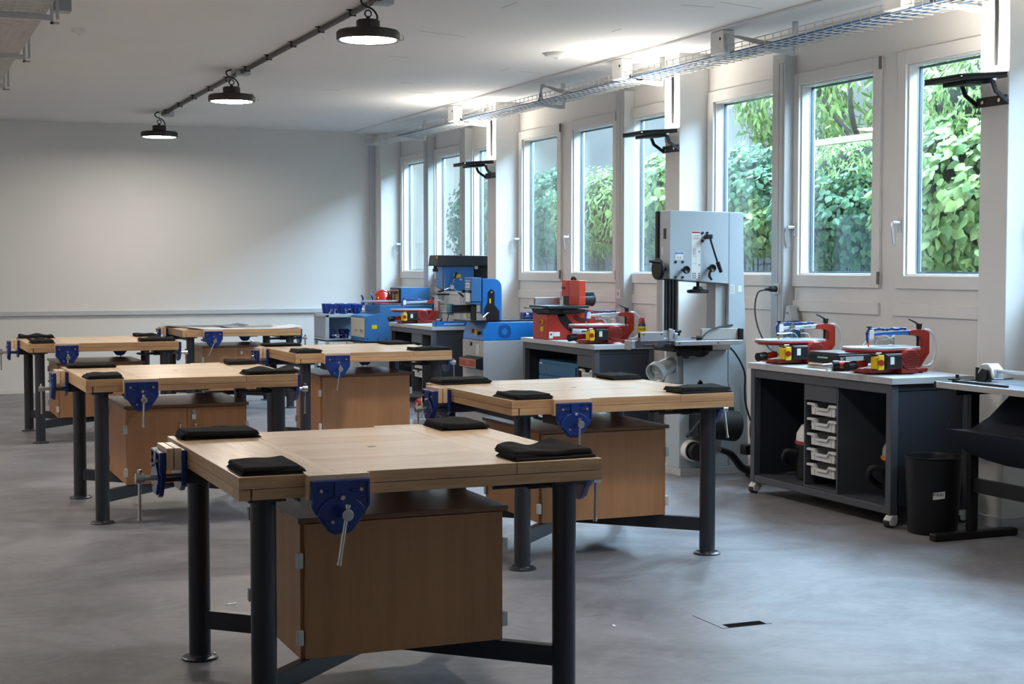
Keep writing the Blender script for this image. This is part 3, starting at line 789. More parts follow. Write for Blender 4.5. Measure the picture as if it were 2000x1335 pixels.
for i in range(5):
    for c, (cx, cy, w_, d_, nm) in CORN.items():
        sd += 1; rr = random.Random(sd*7)
        apron(TABLES[i][0]+cx+rr.uniform(-.008, .008), TABLES[i][1]+cy+rr.uniform(-.01, .01), w_*rr.uniform(.95, 1.04), d_*rr.uniform(.93, 1.02), {0: .026, 1: .025, 2: .024, 3: .023, 4: .025}[i]*rr.uniform(.9, 1.15), sd, R(rr.uniform(-4, 4)),
              'folded black apron on the %s corner of the %s' % (nm, short[i]), wave=.030 if (c == 'FR' and i in (0, 2)) or (i == 4 and rr.random() > .4) else .006)
# paper sheets on the farthest bench
def sheet(x, y, w, d, z, mt, label, curl, seed):
    m = M(); nx = 20; top = []; 
    for i in range(nx+1):
        u = i/nx; zz = curl*(max(0, abs(u-.5)*2-.6)/.4)**2 if curl else 0
        top.append((u*w, zz))
    for i in range(nx):
        (a, za), (b_, zb_) = top[i], top[i+1]
        m._add([(a, 0, za), (b_, 0, zb_), (b_, d, zb_), (a, d, za), (a, 0, za+.0012), (b_, 0, zb_+.0012), (b_, d, zb_+.0012), (a, d, za+.0012)], [(3,2,1,0),(4,5,6,7),(0,1,5,4),(1,2,6,5),(2,3,7,6),(3,0,4,7)])
    tag(m.build('paper_sheet', mt, None, (x, y, z)), label, 'sheet', 'sheets on the farthest workbench')
x6, y6 = TABLES[5]
sheet(x6+.10, y6+.05, 1.19, .55, HT+.001, LABEL, 'white paper sheet with a curled edge on the farthest workbench', .022, 1)
sheet(x6-.02, y6+.62, .85, .58, HT+.001, mat('sheet_dark', (.06, .065, .08), .3), 'dark glossy sheet on the back half of the farthest workbench', .02, 2)
sheet(x6+.50, y6+.35, .55, .5, HT+.0045, mat('sheet_grey', (.25, .27, .30), .3), 'grey printed sheet lying across the middle of the farthest workbench', .012, 3)
# ------------------------------------------------------------------ grey mobile tool benches
def tool_bench(label, x0, y0, x1, y1, cols, group='grey mobile tool benches'):
    t = thing('tool_bench', label, 'bench', (x0, y0, 0), 0, group)
    w, d = y1-y0, x1-x0; zt = .867
    M().box(0, d, 0, w, .829, zt).build('bench_top', BENCHT, t, bevel=.002)
    c = M(); p = .05
    c.box(.012, .062, .02, .02+p, .078, .828); c.box(.012, .062, w-.02-p, w-.02, .078, .828)
    c.box(d-.06, d-.01, .02, .02+p, .078, .828); c.box(d-.06, d-.01, w-.02-p, w-.02, .078, .828)
    c.box(.014, .04, .02+p, w-.02-p, .772, .828); c.box(.014, d-.01, .02+p, w-.02-p, .078, .122)
    c.build('bench_frame', BENCHF, t, bevel=.004)
    e = M(); e.box(.064, d-.062, .030, .045, .124, .79); e.box(.064, d-.062, .024, .060, .79, .826); e.build('end_panel', BENCHG, t, bevel=.002)
    e = M(); e.box(.064, d-.062, w-.045, w-.030, .124, .826); e.build('end_panel', BENCHG, t, bevel=.002)
    M().box(d-.03, d-.012, .071, w-.071, .124, .826).build('back_panel', BENCHG, t, bevel=.002)
    for a, b_ in cols:
        a -= y0; b_ -= y0
        k = M(); k.box(.03, d-.035, a, a+.014, .123, .77); k.box(.03, d-.035, b_-.014, b_, .123, .77); k.box(.028, .042, a+.0145, b_-.0145, .672, .771)
        k.box(.03, d-.035, a+.0145, b_-.0145, .123, .135)
        for z in (.195, .290, .385, .480, .575): 
            k.box(.06, d-.06, a+.014, a+.024, z, z+.008); k.box(.06, d-.06, b_-.024, b_-.014, z, z+.008)
        k.build('tray_column', BENCHF, t, bevel=.001)
    for x in (.037, d-.045):
        for y in (.045, w-.045):
            h = M(); h.prism([(-.012,.075),(.032,.072),(.03,.03),(.012,.012),(-.02,.012),(-.036,.022),(-.036,.05)], 'y', -.026, .026)
            ho = h.build('castor', TRAYW, t, (x-.0, y, 0), (0, 0, R(14)), bevel=.004)
            k = M(); k.cyl((-.012, -.020, .029), (-.012, .020, .029), .0285, n=24); k.build('wheel', RUBBER, ho)
            k = M(); k.cyl((0, 0, .073), (0, 0, .0785), .012); k.box(.02, .052, -.012, .012, .035, .045); k.build('brake_lever', BLACK, ho, bevel=.002)
    return t
def gtray(x, yc, z, wd, label, group):
    t = thing('storage_tray', label, 'tray', (x, yc, z), 0, group); a = wd/2
    up = [(-a, .072), (-a*.52, .072), (-a*.38, .046), (a*.38, .046), (a*.52, .072), (a, .072)]
    lo = [(q[0], q[1]-.015) for q in reversed(up)]
    M().prism(up+lo, 'x', -.022, .0).build('tray_rim', TRAYW, t, bevel=.0015)
    b_ = M(); i = a*.84
    b_.prism([(-i, .058), (-a*.5, .058), (-a*.36, .031), (a*.36, .031), (a*.5, .058), (i, .058), (i*.96, .0), (-i*.96, .0)], 'x', -.008, .0)
    b_.box(0, .34, -i*.96, -i*.93, .0, .06); b_.box(0, .34, i*.93, i*.96, .0, .06); b_.box(0, .34, -i*.93, i*.93, .0, .004); b_.box(.34, .345, -i*.96, i*.96, 0, .06)
    for s in (-.7, .7): b_.box(-.012, -.006, s*i-.004, s*i+.004, .0, .05)
    b_.build('tray_body', TRAYW, t)
    for s in (-1, 1):
        r_ = M(); r_.box(-.02, .34, s*a-.006, s*a+.006, .058, .068); r_.build('runner_edge', TRAYW, t)
tool_bench('grey mobile tool bench on castors with five white trays, at the right', 5.33, 7.10, 5.915, 8.655, [(7.665, 8.03)])
pos = ['top', 'second', 'middle', 'fourth', 'bottom']
for k in range(5):
    gtray(5.385, 7.8475, .203+.095*(4-k), .305, '%s white tray in the grey bench at the right' % (pos[k]+(' (below the top)' if k == 1 else ' (above the bottom)' if k == 3 else '')), 'white trays in the grey benches')
tool_bench('grey mobile tool bench carrying the big red sander', 5.35, 11.03, 5.92, 12.55, [(11.08, 11.42)])
gtray(5.405, 11.25, .583, .28, 'top white tray in the bench under the red sander', 'white trays in the grey benches')
gtray(5.405, 11.25, .488, .28, 'white tray just below the top one in the bench under the red sander', 'white trays in the grey benches')
tool_bench('farthest grey tool bench, carrying the blue drill press', 5.40, 15.06, 5.92, 16.53, [(15.45, 15.81)])
for k, nm in ((0, 'top'), (1, 'second'), (2, 'third'), (3, 'fourth')):
    gtray(5.455, 15.63, .583-.095*k, .305, '%s white tray in the farthest grey bench' % nm, 'white trays in the grey benches')

# things kept in the benches
def vac(x, y, z, label, cap, ringc, s=1.):
    t = thing('shop_vacuum', label, 'vacuum cleaner', (x, y, z))
    M().lathe([(.10*s,.0),(.135*s,.01),(.14*s,.2*s),(.145*s,.26*s),(0,.262*s)]).build('tub', BLACK, t)
    M().lathe([(.147*s,.262*s),(.150*s,.275*s),(.147*s,.285*s),(0,.286*s)]).build('seal_ring', ringc, t)
    M().lathe([(.14*s,.287*s),(.135*s,.34*s),(.10*s,.40*s),(.04*s,.42*s),(0,.42*s)]).build('motor_head', cap, t)
    k = M(); k.tube([(-.06*s,-.0,.41*s),(-.05*s,0,.455*s),(.05*s,0,.455*s),(.06*s,0,.41*s)], .011, 8, 4); k.build('carry_handle', BLACK, t)
    k = M(); k.tube([(-.13*s,.03,.2*s),(-.2*s,.06,.21*s),(-.19*s,.12*s,.15*s),(-.12*s,.16*s,.10*s),(-.05*s,.15*s,.05*s)], .018, 10, 5); k.build('hose', RUBBER, t)
    k = M()
    for a in range(4): k.ball((.10*s*math.cos(a*PI/2+.6), .10*s*math.sin(a*PI/2+.6), .02), .019)
    k.build('wheels', BLACK, t)
vac(5.60, 8.26, .1235, 'white and black vacuum cleaner with red band, in the left bay of the right-hand bench', LABEL, RED, .88)
vac(5.62, 7.37, .1235, 'dark vacuum cleaner with orange band, in the right bay of the right-hand bench', MGREY, mat('orange_band', (.6, .16, .02), .4), .88)
t = thing('tool_cabinet', 'blue steel drawer cabinet inside the bench under the red sander', 'cabinet', (5.42, 11.50, .1235))
TEAL = mat('cabinet_teal', (.015, .105, .22), .38, var=.05)
M().box(0, .42, 0, .79, 0, .56).build('cabinet_body', TEAL, t, bevel=.004)
z = .02
for k, h_ in enumerate((.2, .2, .10)):
    d_ = M().box(-.012, -.001, .015, .775, z, z+h_-.008).build('drawer', TEAL, t, bevel=.002)
    g = M(); 
    for yy in (.12, .62): g.cyl((-.022, yy, z+h_*.5), (-.012, yy, z+h_*.5), .009)
    g.build('drawer_knob', CHROME, d_); z += h_+.008
M().box(-.0135, -.0125, .70, .76, .525, .535).build('badge', LABEL, t)
tag(M().box(5.50, 5.85, 12.31, 12.45, .1235, .52).build('blue_box', TEAL, bevel=.004), 'narrow blue box beside the blue drawer cabinet in the bench', 'box')

# ------------------------------------------------------------------ scroll saws
def scroll_saw(x, y, label, z=.8675, silver=True, hold=False):
    t = thing('scroll_saw', label, 'scroll saw', (x, y, z), 0, 'red scroll saws')
    b_ = M(); b_.box(-.05, .36, 0, .22, .006, .03); 
    for a in (-.02, .33):
        for c in (.03, .19): b_.cyl((a, c, 0), (a, c, .008), .014)
    b_.build('base', RED, t, bevel=.006)
    f = M()
    f.prism([(.29,.03),(.37,.03),(.435,.112),(.435,.235),(.415,.25),(.36,.256),(.30,.253),(.29,.248),(.29,.222),(.36,.218),(.388,.20),(.388,.150),(.372,.142),(.315,.140)], 'y', .085, .135)
    f.prism([(.40,.11),(.41,.12),(.33,.045),(.315,.035)], 'y', .078, .142)
    f.build('frame_arm', RED, t, bevel=.006)
    a = M(); a.prism([(.02,.222),(.29,.226),(.30,.252),(.02,.240)], 'y', .094, .126)
    a.build('upper_arm', mat('arm_silver', (.50, .58, .64), .35, .3) if silver else MBLUE, t, bevel=.003)
    a = M(); a.prism([(.02,.108),(.33,.098),(.33,.122),(.02,.122)], 'y', .096, .124); a.build('lower_arm', MBLUE, t, bevel=.003)
    h_ = M(); h_.box(.0, .035, .09, .13, .205, .258); h_.build('blade_clamp', LABEL, t, bevel=.004)
    h_ = M(); h_.cyl((.012,.11,.258),(.012,.11,.272),.006); h_.cyl((.012,.11,.272),(.012,.11,.279),.016); h_.build('clamp_knob', BLACK, t)
    h_ = M(); h_.cyl((.008,.11,.12),(.008,.11,.21),.0015,n=6); h_.build('saw_blade', CHROME, t)
    tb = M(); n = 22
    pl = [(-.175+.075*(1-math.cos(a)) if False else 0, 0) for a in range(0)]
    oval = []
    for k in range(40):
        q = 2*PI*k/40; ca, sa = math.cos(q), math.sin(q)
        oval.append((.10+.237*math.copysign(abs(ca)**.62, ca), .11+.145*math.copysign(abs(sa)**.7, sa)))
    tb.prism(oval, 'z', .146, .158); tb.build('saw_table', mat('table_plate', (.46, .50, .54), .3, .5), t, bevel=.002)
    tb = M(); o2 = [(.10+(p[0]-.10)*1.012, .11+(p[1]-.11)*1.02) for p in oval]; o3 = [(.10+(p[0]-.10)*.93, .11+(p[1]-.11)*.9) for p in oval]
    st = len(tb.v); tb.prism(o2, 'z', .136, .1455); tb.prism(o3, 'z', .124, .136); tb.build('table_rim', RED, t, bevel=.002)
    tr_ = M(); tr_.box(.07, .15, .06, .16, .03, .124); tr_.build('table_trunnion', BLACK, t, bevel=.004)
    tr_ = M(); tr_.box(-.045, -.005, -.04, .0, .118, .131); tr_.build('tilt_clamp', CHROME, t, bevel=.003)
    hs = M(); pts = [(.27-.027*k, .10+.006*math.sin(k), .262+.003*math.sin(k*2)) for k in range(10)]+[(.002,.10,.258),(-.012,.098,.245),(-.012,.098,.21),(-.004,.10,.18)]
    for q in range(len(pts)-1):
        p0, p1 = Vector(pts[q]), Vector(pts[q+1]); 
        hs.cyl(p0, p0.lerp(p1, .55), .0095, .0075, n=10); hs.cyl(p0.lerp(p1, .55), p1, .0065, n=10)
    hs.build('blower_hose', mat('hose_blue', (.008, .03, .20), .4), t)
    hs = M(); hs.cyl((-.004,.10,.182),(.004,.102,.160),.0085,.004,n=10); hs.build('blower_nozzle', mat('nozzle_orange', (.75, .18, .03), .4), t)
    lv = M(); lv.prism([(.365,.256),(.385,.256),(.392,.290),(.360,.290)], 'y', .10, .12); lv.tube([(.37,.11,.287),(.335,.11,.304),(.30,.11,.318)], [.006,.005,.004], 8); lv.build('tension_lever', BLACK, t)
    cl = M(); cl.tube([(.41,.11,.252),(.46,.12,.246),(.505,.13,.20),(.515,.13,.13),(.49,.12,.06),(.44,.11,.032),(.40,.11,.034)], .0085, 10, 6); cl.build('air_hose', MILKY, t)
    rd_ = M(); rd_.cyl((.366,.11,.14),(.366,.11,.216),.008,n=10); rd_.build('spring_rod', BLACK, t)
    # motor, terminal box, switch on the near side
    m_ = M(); m_.lathe([(.050,-.066),(.062,-.060),(.066,-.045),(.066,.06),(.055,.066),(0,.067)], (.188,.0,.088), 'y', n=30)
    m_.box(.125, .25, -.05, .03, .006, .035); m_.box(.120, .126, -.066, .02, .006, .132); mo = m_.build('motor', RED, t, bevel=.002)
    fn = M()
    for k in range(8):
        zz = .041+.0135*k; hw = math.sqrt(max(.0004, .056**2-(zz-.088)**2)); fn.box(.188-hw, .188+hw, -.0705, -.062, zz-.0028, zz+.0028)
    fn.build('cooling_fins', mat('fin_red', (.14, .008, .006), .4), mo)
    tbx = M(); tbx.box(.0, .118, -.072, .02, .034, .124); tbx.box(.006, .112, -.075, -.03, .04, .118); tb_o = tbx.build('terminal_box', mat('box_black', (.010, .011, .014), .35), t, bevel=.004)
    M().box(.03, .058, -.0764, -.0752, .062, .106).build('rating_label', LABEL, tb_o)
    sw = M(); sw.box(-.062, -.004, -.066, -.01, .036, .108); sw.box(-.054, -.012, -.074, -.066, .030, .118); so = sw.build('switch_box', YEL, t, bevel=.005)
    sk = M(); sk.cyl((-.038,-.074,.074),(-.044,-.090,.074),.018,n=20); sk.build('stop_button', RED, so)
    dp = M(); dp.cyl((-.02,.10,.060),(-.12,.075,.052),.021,n=18); dp.build('dust_pipe', REDO, t)
    dp = M(); dp.cyl((-.115,.076,.0525),(-.17,.064,.048),.028,.026,n=18); dp.cyl((-.168,.0645,.048),(-.18,.062,.047),.028,n=18); dp.build('pipe_adapter', BLACK, t)
    if hold:
        k = M(); k.cyl((.095,.085,.165),(.095,.085,.30),.004,n=8); k.tube([(.095,.085,.20),(.03,.085,.196),(-.02,.086,.198)], .004, 8); k.box(.085,.115,.08,.10,.225,.25); k.build('hold_down', CHROME, t)
        text('arm_lettering', 'DECOUPE', .0125, INK, t, (.225, .0935, .236), (R(90), R(-2), 0))
    return t
def goggles(x, y, z, rz, label):
    t = thing('safety_goggles', label, 'goggles', (x, y, z), rz)
    g = M()
    lens = []
    for k in range(17):
        a = PI*(k/16-.5)*1.25; lens.append((.075*math.sin(a), -.045*math.cos(a)))
    top = [.056+.008*math.cos(k*PI/4) for k in range(17)]
    vs = [(p[0], p[1], .004) for p in lens]+[(p[0]*1.02, p[1]*1.03, top[k]) for k, p in enumerate(lens)]
    vs += [(p[0]*.97, p[1]*.95, .004) for p in lens]+[(p[0]*.99, p[1]*.98, top[k]) for k, p in enumerate(lens)]
    fs = []
    for k in range(16): fs += [(k, k+1, 17+k+1, 17+k), (34+k+1, 34+k, 51+k, 51+k+1), (17+k, 17+k+1, 51+k+1, 51+k), (k+1, k, 34+k, 34+k+1)]
    g._add(vs, fs); g.build('lens', CLEARP, t, angle=80)
    a = M()
    for s in (-1, 1): a.tube([(s*.072,-.018,.04),(s*.07,.03,.04),(s*.055,.09,.03),(s*.05,.12,.006)], .003, 6, 4)
    a.tube([(-.073,-.02,.06),(-.035,-.046,.068),(0,-.05,.05),(.035,-.046,.068),(.073,-.02,.06)], .003, 6, 4); a.tube([(-.073,-.02,.006),(-.035,-.046,.005),(0,-.05,.012),(.035,-.046,.005),(.073,-.02,.006)], .003, 6, 4)
    a.build('temple_arms', MILKY, t)
scroll_saw(5.44, 7.38, 'red scroll saw with blue arm, nearest, at the right end of the right-hand bench', silver=False)
scroll_saw(5.455, 8.38, 'red scroll saw with silver arm at the far end of the right-hand bench', hold=True)
scroll_saw(5.42, 11.22, 'red scroll saw next to the big red sander')
scroll_saw(5.47, 16.12, 'red scroll saw on the farthest grey bench beside the drill press')
goggles(5.56, 7.49, .8675+.159, R(10), 'clear safety goggles on the table of the nearest scroll saw')
goggles(5.575, 8.49, .8675+.159, R(-70), 'clear safety goggles on the table of the scroll saw with the silver arm')
goggles(5.58, 11.33, .8675+.159, R(-60), 'clear safety goggles on the scroll saw by the red sander')

# case, papers between the two saws
t = thing('tool_case', 'flat black tool case lying on papers between two scroll saws', 'case', (5.47, 7.83, .8995), R(4))
M().box(0, .30, 0, .30, 0, .058).build('case_body', BLACK, t, bevel=.006)
M().box(0.005, .295, 0.005, .295, .0585, .070).build('case_lid', mat('case_lid', (.05, .055, .065), .3), t, bevel=.004)
M().box(-.0012, 0, .10, .20, .030, .040).build('case_stripe', mat('stripe_mint', (.22, .5, .45), .5), t)
M().box(.06, .2, -.0012, 0, .018, .046).build('case_latch', MGREY, t)
text('case_print', 'SC', .03, LABEL, t, (.035, -.0008, .030), FACE_F)
for k, (w_, d_, c_, nm) in enumerate(((.34, .33, LABEL, 'white paper sheet at the bottom under the black case'), (.32, .31, mat('card_brown', (.34, .22, .12), .7), 'brown folder under the black tool case'), (.31, .30, LABEL, 'white paper sheet directly under the black tool case'))):
    tag(M().box(0, w_, 0, d_, 0, .0095).build('folder' if k == 1 else 'paper_sheet', c_, None, (5.445+.006*k, 7.82-.01*k, .868+.0101*k), (0, 0, R(3*k-2)), bevel=.001), nm, 'paper')
t = thing('hand_tool', 'orange and black power tool lying by the nearest scroll saw', 'tool', (5.40, 7.72, .8675), R(-20))
k = M(); k.cyl((.0,0,.034),(.13,0,.036),.026,.022,n=16); k.build('tool_body', REDO, t)
k = M(); k.cyl((-.04,0,.033),(.0,0,.034),.031,.029,n=16); k.box(-.035,.1,-.018,.018,.0,.012); k.build('tool_collar', BLACK, t, bevel=.003)
k = M(); k.cyl((-.10,0,.033),(-.04,0,.033),.010,.016,n=12); k.build('tool_nose', ALU, t)
for k in range(2):
    tag(M().lathe([(.009,0),(.010,.004),(.009,.028),(.006,.032),(0,.032)], n=16).build('plastic_plug', LABEL, None, (5.365+.012*k, 7.79-.04*k, .8675)), 'small white plastic plug at the bench edge, %s of two' % ('left' if k == 0 else 'right'), 'plug')

# plug and lead on the duct, hand tool hanging behind the saw
t = thing('power_lead', 'black plug in the grey duct with a cable hanging down to the scroll saw', 'cable', (6.085, 9.50, 1.34))
k = M(); k.cyl((0,0,0),(-.05,0,0),.024,.020,n=16); k.cyl((-.05,0,0),(-.085,.01,-.004),.014,.009,n=12); k.build('plug', RUBBER, t)
M().tube([(-.085,.01,-.004),(-.14,.02,-.03),(-.17,.01,-.14),(-.18,-.05,-.28),(-.22,-.25,-.41),(-.35,-.62,-.45),(-.48,-.86,-.455)], .0062, 8, 6).build('cord', RUBBER, t)
t = thing('hand_brush', 'pale grey and blue hand tool hanging on the wall behind the far scroll saw', 'hand tool', (6.13, 9.36, 1.0))
k = M(); k.prism([(-.055,.11),(.045,.10),(.02,.215),(-.015,.225)], 'x', -.035, .035); k.build('grey_head', LGREY, t, bevel=.008)
k = M(); k.prism([(-.06,-.02),(.03,-.03),(.045,.10),(-.055,.11),(-.075,.04)], 'x', -.03, .03); k.build('blue_body', MBLUE, t, bevel=.01)
k = M(); k.tube([(.03,0,.22),(.04,0,.30),(.05,.0,.335)], .003, 6, 3); k.build('hanging_loop', LABEL, t)
text('tool_mark', 'TCB', .022, INK, t, (-.0358, -.0, .165), FACE_L)

# ------------------------------------------------------------------ grey band saw
t = thing('band_saw', 'tall light grey band saw standing between the windows and the right-hand workbench', 'band saw', (5.20, 9.50, 0))
BSG = mat('bandsaw_grey', (.40, .46, .50), .36, .05, var=.02)
BSD = mat('bandsaw_side', (.44, .47, .49), .42, .05, var=.02)
bd = M(); bd.box(.085, .87, -.02, .36, 0, .055); bd.build('plinth', BSD, t, bevel=.003)
bd = M(); bd.box(.085, .50, .0, .20, .056, .66); bd.box(.085, .50, .03, .20, .66, .90); bd.build('lower_housing', BSG, t, bevel=.004)
bd = M(); bd.box(.115, .478, -.008, .0, .60, .90); bo = bd.build('lower_door', BSG, t, bevel=.03, seg=4)
bd = M(); bd.prism([(.487, 0.056), (.665, .056), (.64, .85), (.615, 1.377), (.605, 1.895), (.487, 1.895)], 'y', .0, .19); bd.build('column', BSG, t, bevel=.004)
bd = M(); bd.box(.40, .486, .04, .17, .905, 1.40); bd.build('column_inner', BSD, t, bevel=.003)
ub = M(); ub.prism([(.0,1.415),(.486,1.377),(.486,1.897),(.0,1.902)], 'y', .0, .15); uo = ub.build('upper_housing', BSG, t, bevel=.005)
bk = M(); bk.prism([(-.015,1.41),(.486,1.375),(.486,1.90),(-.015,1.90)], 'y', .151, .19); bk.build('upper_back', BLACK, t, bevel=.003)
s_ = M(); s_.box(-.0025, 0, .05, .09, 1.70, 1.775); s_.build('sight_window', INK, uo, bevel=.001)
s_ = M(); s_.box(-.002, 0, .10, .115, 1.585, 1.64); s_.build('side_label', LABEL, uo)
# labels on the front
l_ = M().box(.177, .252, -.0012, 0, 1.415, 1.755).build('instruction_label', LABEL, t)
M().box(.182, .248, -.002, -.0012, 1.742, 1.752).build('red_header', RED, l_)
g = M()
for k in range(4): g.box(.186, .243-.01*(k % 2), -.002, -.0012, 1.725-.009*k, 1.727-.009*k)
for x in (.192, .204): g.box(x, x+.0025, -.002, -.0012, 1.585, 1.635)
for z in (1.572, 1.522): 
    for x in (.186, .204): g.prism([(x, z), (x+.012, z+.008), (x+.012, z+.004)], 'y', -.002, -.0012)
for z in (1.42, 1.435, 1.45):
    for x in (.186, .202, .235): g.box(x, x+.010, -.002, -.0012, z, z+.008)
g.build('label_print', INK, l_)
g = M()
for z in (1.61, 1.515): g.cyl((.241,-.0012,z),(.241,-.002,z),.008)
g.build('label_dots', MGREY, l_)
l2 = M().box(.046, .108, -.0012, 0, 1.552, 1.604).build('small_label', LABEL, t)
M().box(.047, .107, -.002, -.0012, 1.592, 1.603).build('blue_header', mat('label_blue', (.02, .18, .45), .5), l2)
text('label_lettering', 'STYLE', .010, LABEL, l2, (.077, -.0022, 1.5975), FACE_F)
text('label_icons', '2)  ()', .016, INK, l2, (.077, -.0014, 1.568), FACE_F)
l3 = M().box(.50, .535, -.0012, 0, 1.31, 1.372).build('column_label', LABEL, t); 
g = M()
for k in range(5): g.box(.503, .53, -.002, -.0012, 1.32+.01*k, 1.3225+.01*k)
g.build('label_print', INK, l3)
M().box(.565, .595, -.0012, 0, 1.32, 1.365).build('column_label', LABEL, t)
def star(x, z, r=.028, dy=.045):
    k = M(); k.cyl((x, 0, z), (x, -dy, z), .011); k.lathe([(.012,-dy+.012),(r,-dy-.006),(r,-dy-.018),(r*.8,-dy-.024),(r*.45,-dy-.017),(0,-dy-.016)], (x,0,z), 'y', n=24)
    return k
star(.105, 1.480).build('star_knob', BLACK, t); star(.318, 1.492).build('star_knob', BLACK, t)
k = M(); k.tube([(.31,-.05,1.485),(.293,-.055,1.44),(.312,-.058,1.408)], [.010,.010,.008], 8, 3); k.build('clamp_lever', BLACK, t)
k = M(); k.cyl((.29,0,1.715),(.29,-.04,1.715),.016); k.box(.268,.318,-.06,-.035,1.70,1.733); k.build('lever_hub', BLACK, t, bevel=.005)
k = M(); k.cyl((.302,-.05,1.70),(.358,-.06,1.53),.007,n=10); k.cyl((.358,-.06,1.535),(.385,-.064,1.462),.015,.013,n=12); k.build('tension_lever', BLACK, t)
for x, z in ((.048,1.536),(.105,1.536),(.048,1.427),(.105,1.427),(.265,1.744),(.305,1.744),(.265,1.685)):
    k = M(); k.cyl((x,0,z),(x,-.006,z),.0095,n=12); k.build('housing_screw', BLACK, t)
k = M(); k.lathe([(.072,-.075),(.078,-.06),(.072,-.045),(.06,-.05),(.06,-.07)], (0,.06,1.485), 'x', n=30); k.box(-.07,-.05,.05,.07,1.42,1.55); k.cyl((-.06,.06,1.485),(0,.06,1.485),.014); wo = k.build('hand_wheel', BLACK, t)
k = M(); k.cyl((-.07,.01,1.535),(-.155,.01,1.54),.012,.010,n=12); k.build('crank_handle', BLACK, wo)
k = M(); k.cyl((.265,.06,1.40),(.265,.06,1.35),.011); k.lathe([(.03,1.36),(.04,1.34),(.078,1.335),(.08,1.318),(.07,1.312),(0,1.312)], (.265,.06,0), n=28); k.build('guide_handwheel', BLACK, t)
k = M(); k.box(-.03,.085,.03,.12,1.05,1.408)
for q in range(4): k.cyl((-.015+.027*q,.028,1.05),(-.015+.027*q,.028,1.405),.012,n=10)
k.build('blade_guard', mat('bellows_black', (.008,.008,.009), .5), t)
M().box(-.047,-.031,.02,.10,.985,1.409).build('guard_strip', ALU, t)
k = M(); k.box(-.035,.06,.02,.10,1.0,1.05); k.box(.0,.03,-.0,.03,.985,1.06); k.box(.045,.07,.0,.03,.985,1.03); k.build('blade_guide', ALU, t, bevel=.003)
for x, z in ((-.05,1.008),(.085,1.04),(.075,1.02)):
    k = M(); k.cyl((x-.02,.02,z),(x+.02,.02,z),.011); k.build('guide_knob', BLACK, t)
k = M(); k.cyl((-.005,.03,.95),(-.005,.03,1.0),.0025,n=6); k.build('saw_blade', CHROME, t)
tb = M(); tb.box(-.065,.47,-.20,.30,.958,.982); to = tb.build('saw_table', mat('table_blue_grey', (.06,.085,.13), .3, .5), t, bevel=.002)
tb = M(); tb.box(-.07,.475,-.222,-.201,.950,.983); tf = tb.build('table_rail', ALU, t, bevel=.002)
k = M()
for x in (-.04,.27): k.cyl((x,-.2225,.966),(x,-.224,.966),.006,n=10)
k.build('rail_holes', INK, tf)
k = M(); k.box(-.10,-.066,-.18,.26,.950,.966); k.box(-.37,-.10,-.13,-.06,.935,.985); k.build('table_extension', mat('extension_dark', (.045,.05,.06), .4), t, bevel=.003)
k = M(); k.box(-.385,-.372,-.135,-.055,.925,.99); k.box(-.372,-.345,-.14,-.131,.935,.988); k.build('extension_end', ALU, t, bevel=.002)
k = M(); k.box(-.285,-.10,-.115,-.100,.987,1.045); fe = k.build('mitre_fence', ALU, t, bevel=.002)
k = M()
for x in (-.265,-.125): k.cyl((x,-.1155,1.028),(x,-.117,1.028),.006,n=8)
k.build('fence_slots', INK, fe)
k = M(); k.cyl((-.31,-.13,.985),(-.31,-.13,1.005),.010); k.cyl((-.27,-.132,.958),(-.18,-.132,.958),.004,n=8); k.box(-.195,-.17,-.14,-.131,.947,.969); k.build('fence_clamp', mat('clamp_brown',(.16,.06,.03),.45), t, bevel=.002)
k = M(); k.box(.20,.497,-.115,-.090,.984,1.062); k.build('rip_fence', mat('fence_tan', (.44,.42,.38), .4, .3), t, bevel=.002)
M().box(.498,.532,-.135,-.070,.976,1.060).build('fence_head', BLACK, t, bevel=.003)
k = M(); k.cyl((.13,-.16,1.0),(.165,-.18,1.0),.017,.014,n=14); k.cyl((.10,-.14,1.0),(.13,-.16,1.0),.004,n=6); k.build('mains_plug', RUBBER, t)
k = M(); k.tube([(.165,-.18,1.0),(.22,-.16,1.04),(.30,-.13,1.066),(.40,-.10,1.078),(.5,-.02,1.08),(.6,.10,1.06),(.66,.2,.9)], .006, 8, 5); k.build('mains_cord', RUBBER, t)
k = M(); k.tube([(.44,-.05,.945),(.52,-.05,.87),(.60,-.04,.74),(.61,-.03,.60),(.62,-.03,.5),(.66,-.03,.38)], .007, 8, 4); k.build('floor_cord', RUBBER, t)
k = M(); k.box(-.02,.30,-.1,.20,.90,.948); k.box(.0,.2,-.12,-.1,.87,.93); k.ball((.22,-.06,.90),.07,.05,.045); k.prism([(-.05,.945),(.02,.945),(.10,.86),(.06,.85)], 'y', -.13, -.11); k.build('trunnion', BLACK, t, bevel=.006)
k = M(); k.box(.30,.47,-.06,.10,.905,.957); k.build('trunnion_plate', ALU, t, bevel=.003)
k = M(); k.cyl((.09,.12,.80),(-.06,.05,.76),.058,.060,n=28); k.ring((-.06,.05,.76),(-.10,.028,.743),.074,.066,n=28); k.tube([(-.09,.03,.68),(-.09,.03,.81)], .004, 6); k.tube([(-.10,-.03,.75),(-.08,.09,.75)], .004, 6); k.build('dust_outlet', LGREY, t)
k = M(); k.box(.16,.46,-.14,-.001,.29,.50); k.cyl((.20,-.16,.40),(.46,-.16,.36),.11,n=24); k.cyl((.05,-.17,.30),(.20,-.15,.44),.012,n=10); mo = k.build('motor', BLACKM, t, bevel=.01)
k = M(); k.ring((.17,-.065,.185),(.17,-.001,.185),.075,.066,n=32); k.build('hose_port', LABEL, t)
k = M(); k.cyl((.185,-.11,.18),(.18,-.01,.182),.064,n=28); k.build('hose_sleeve', RUBBER, t)
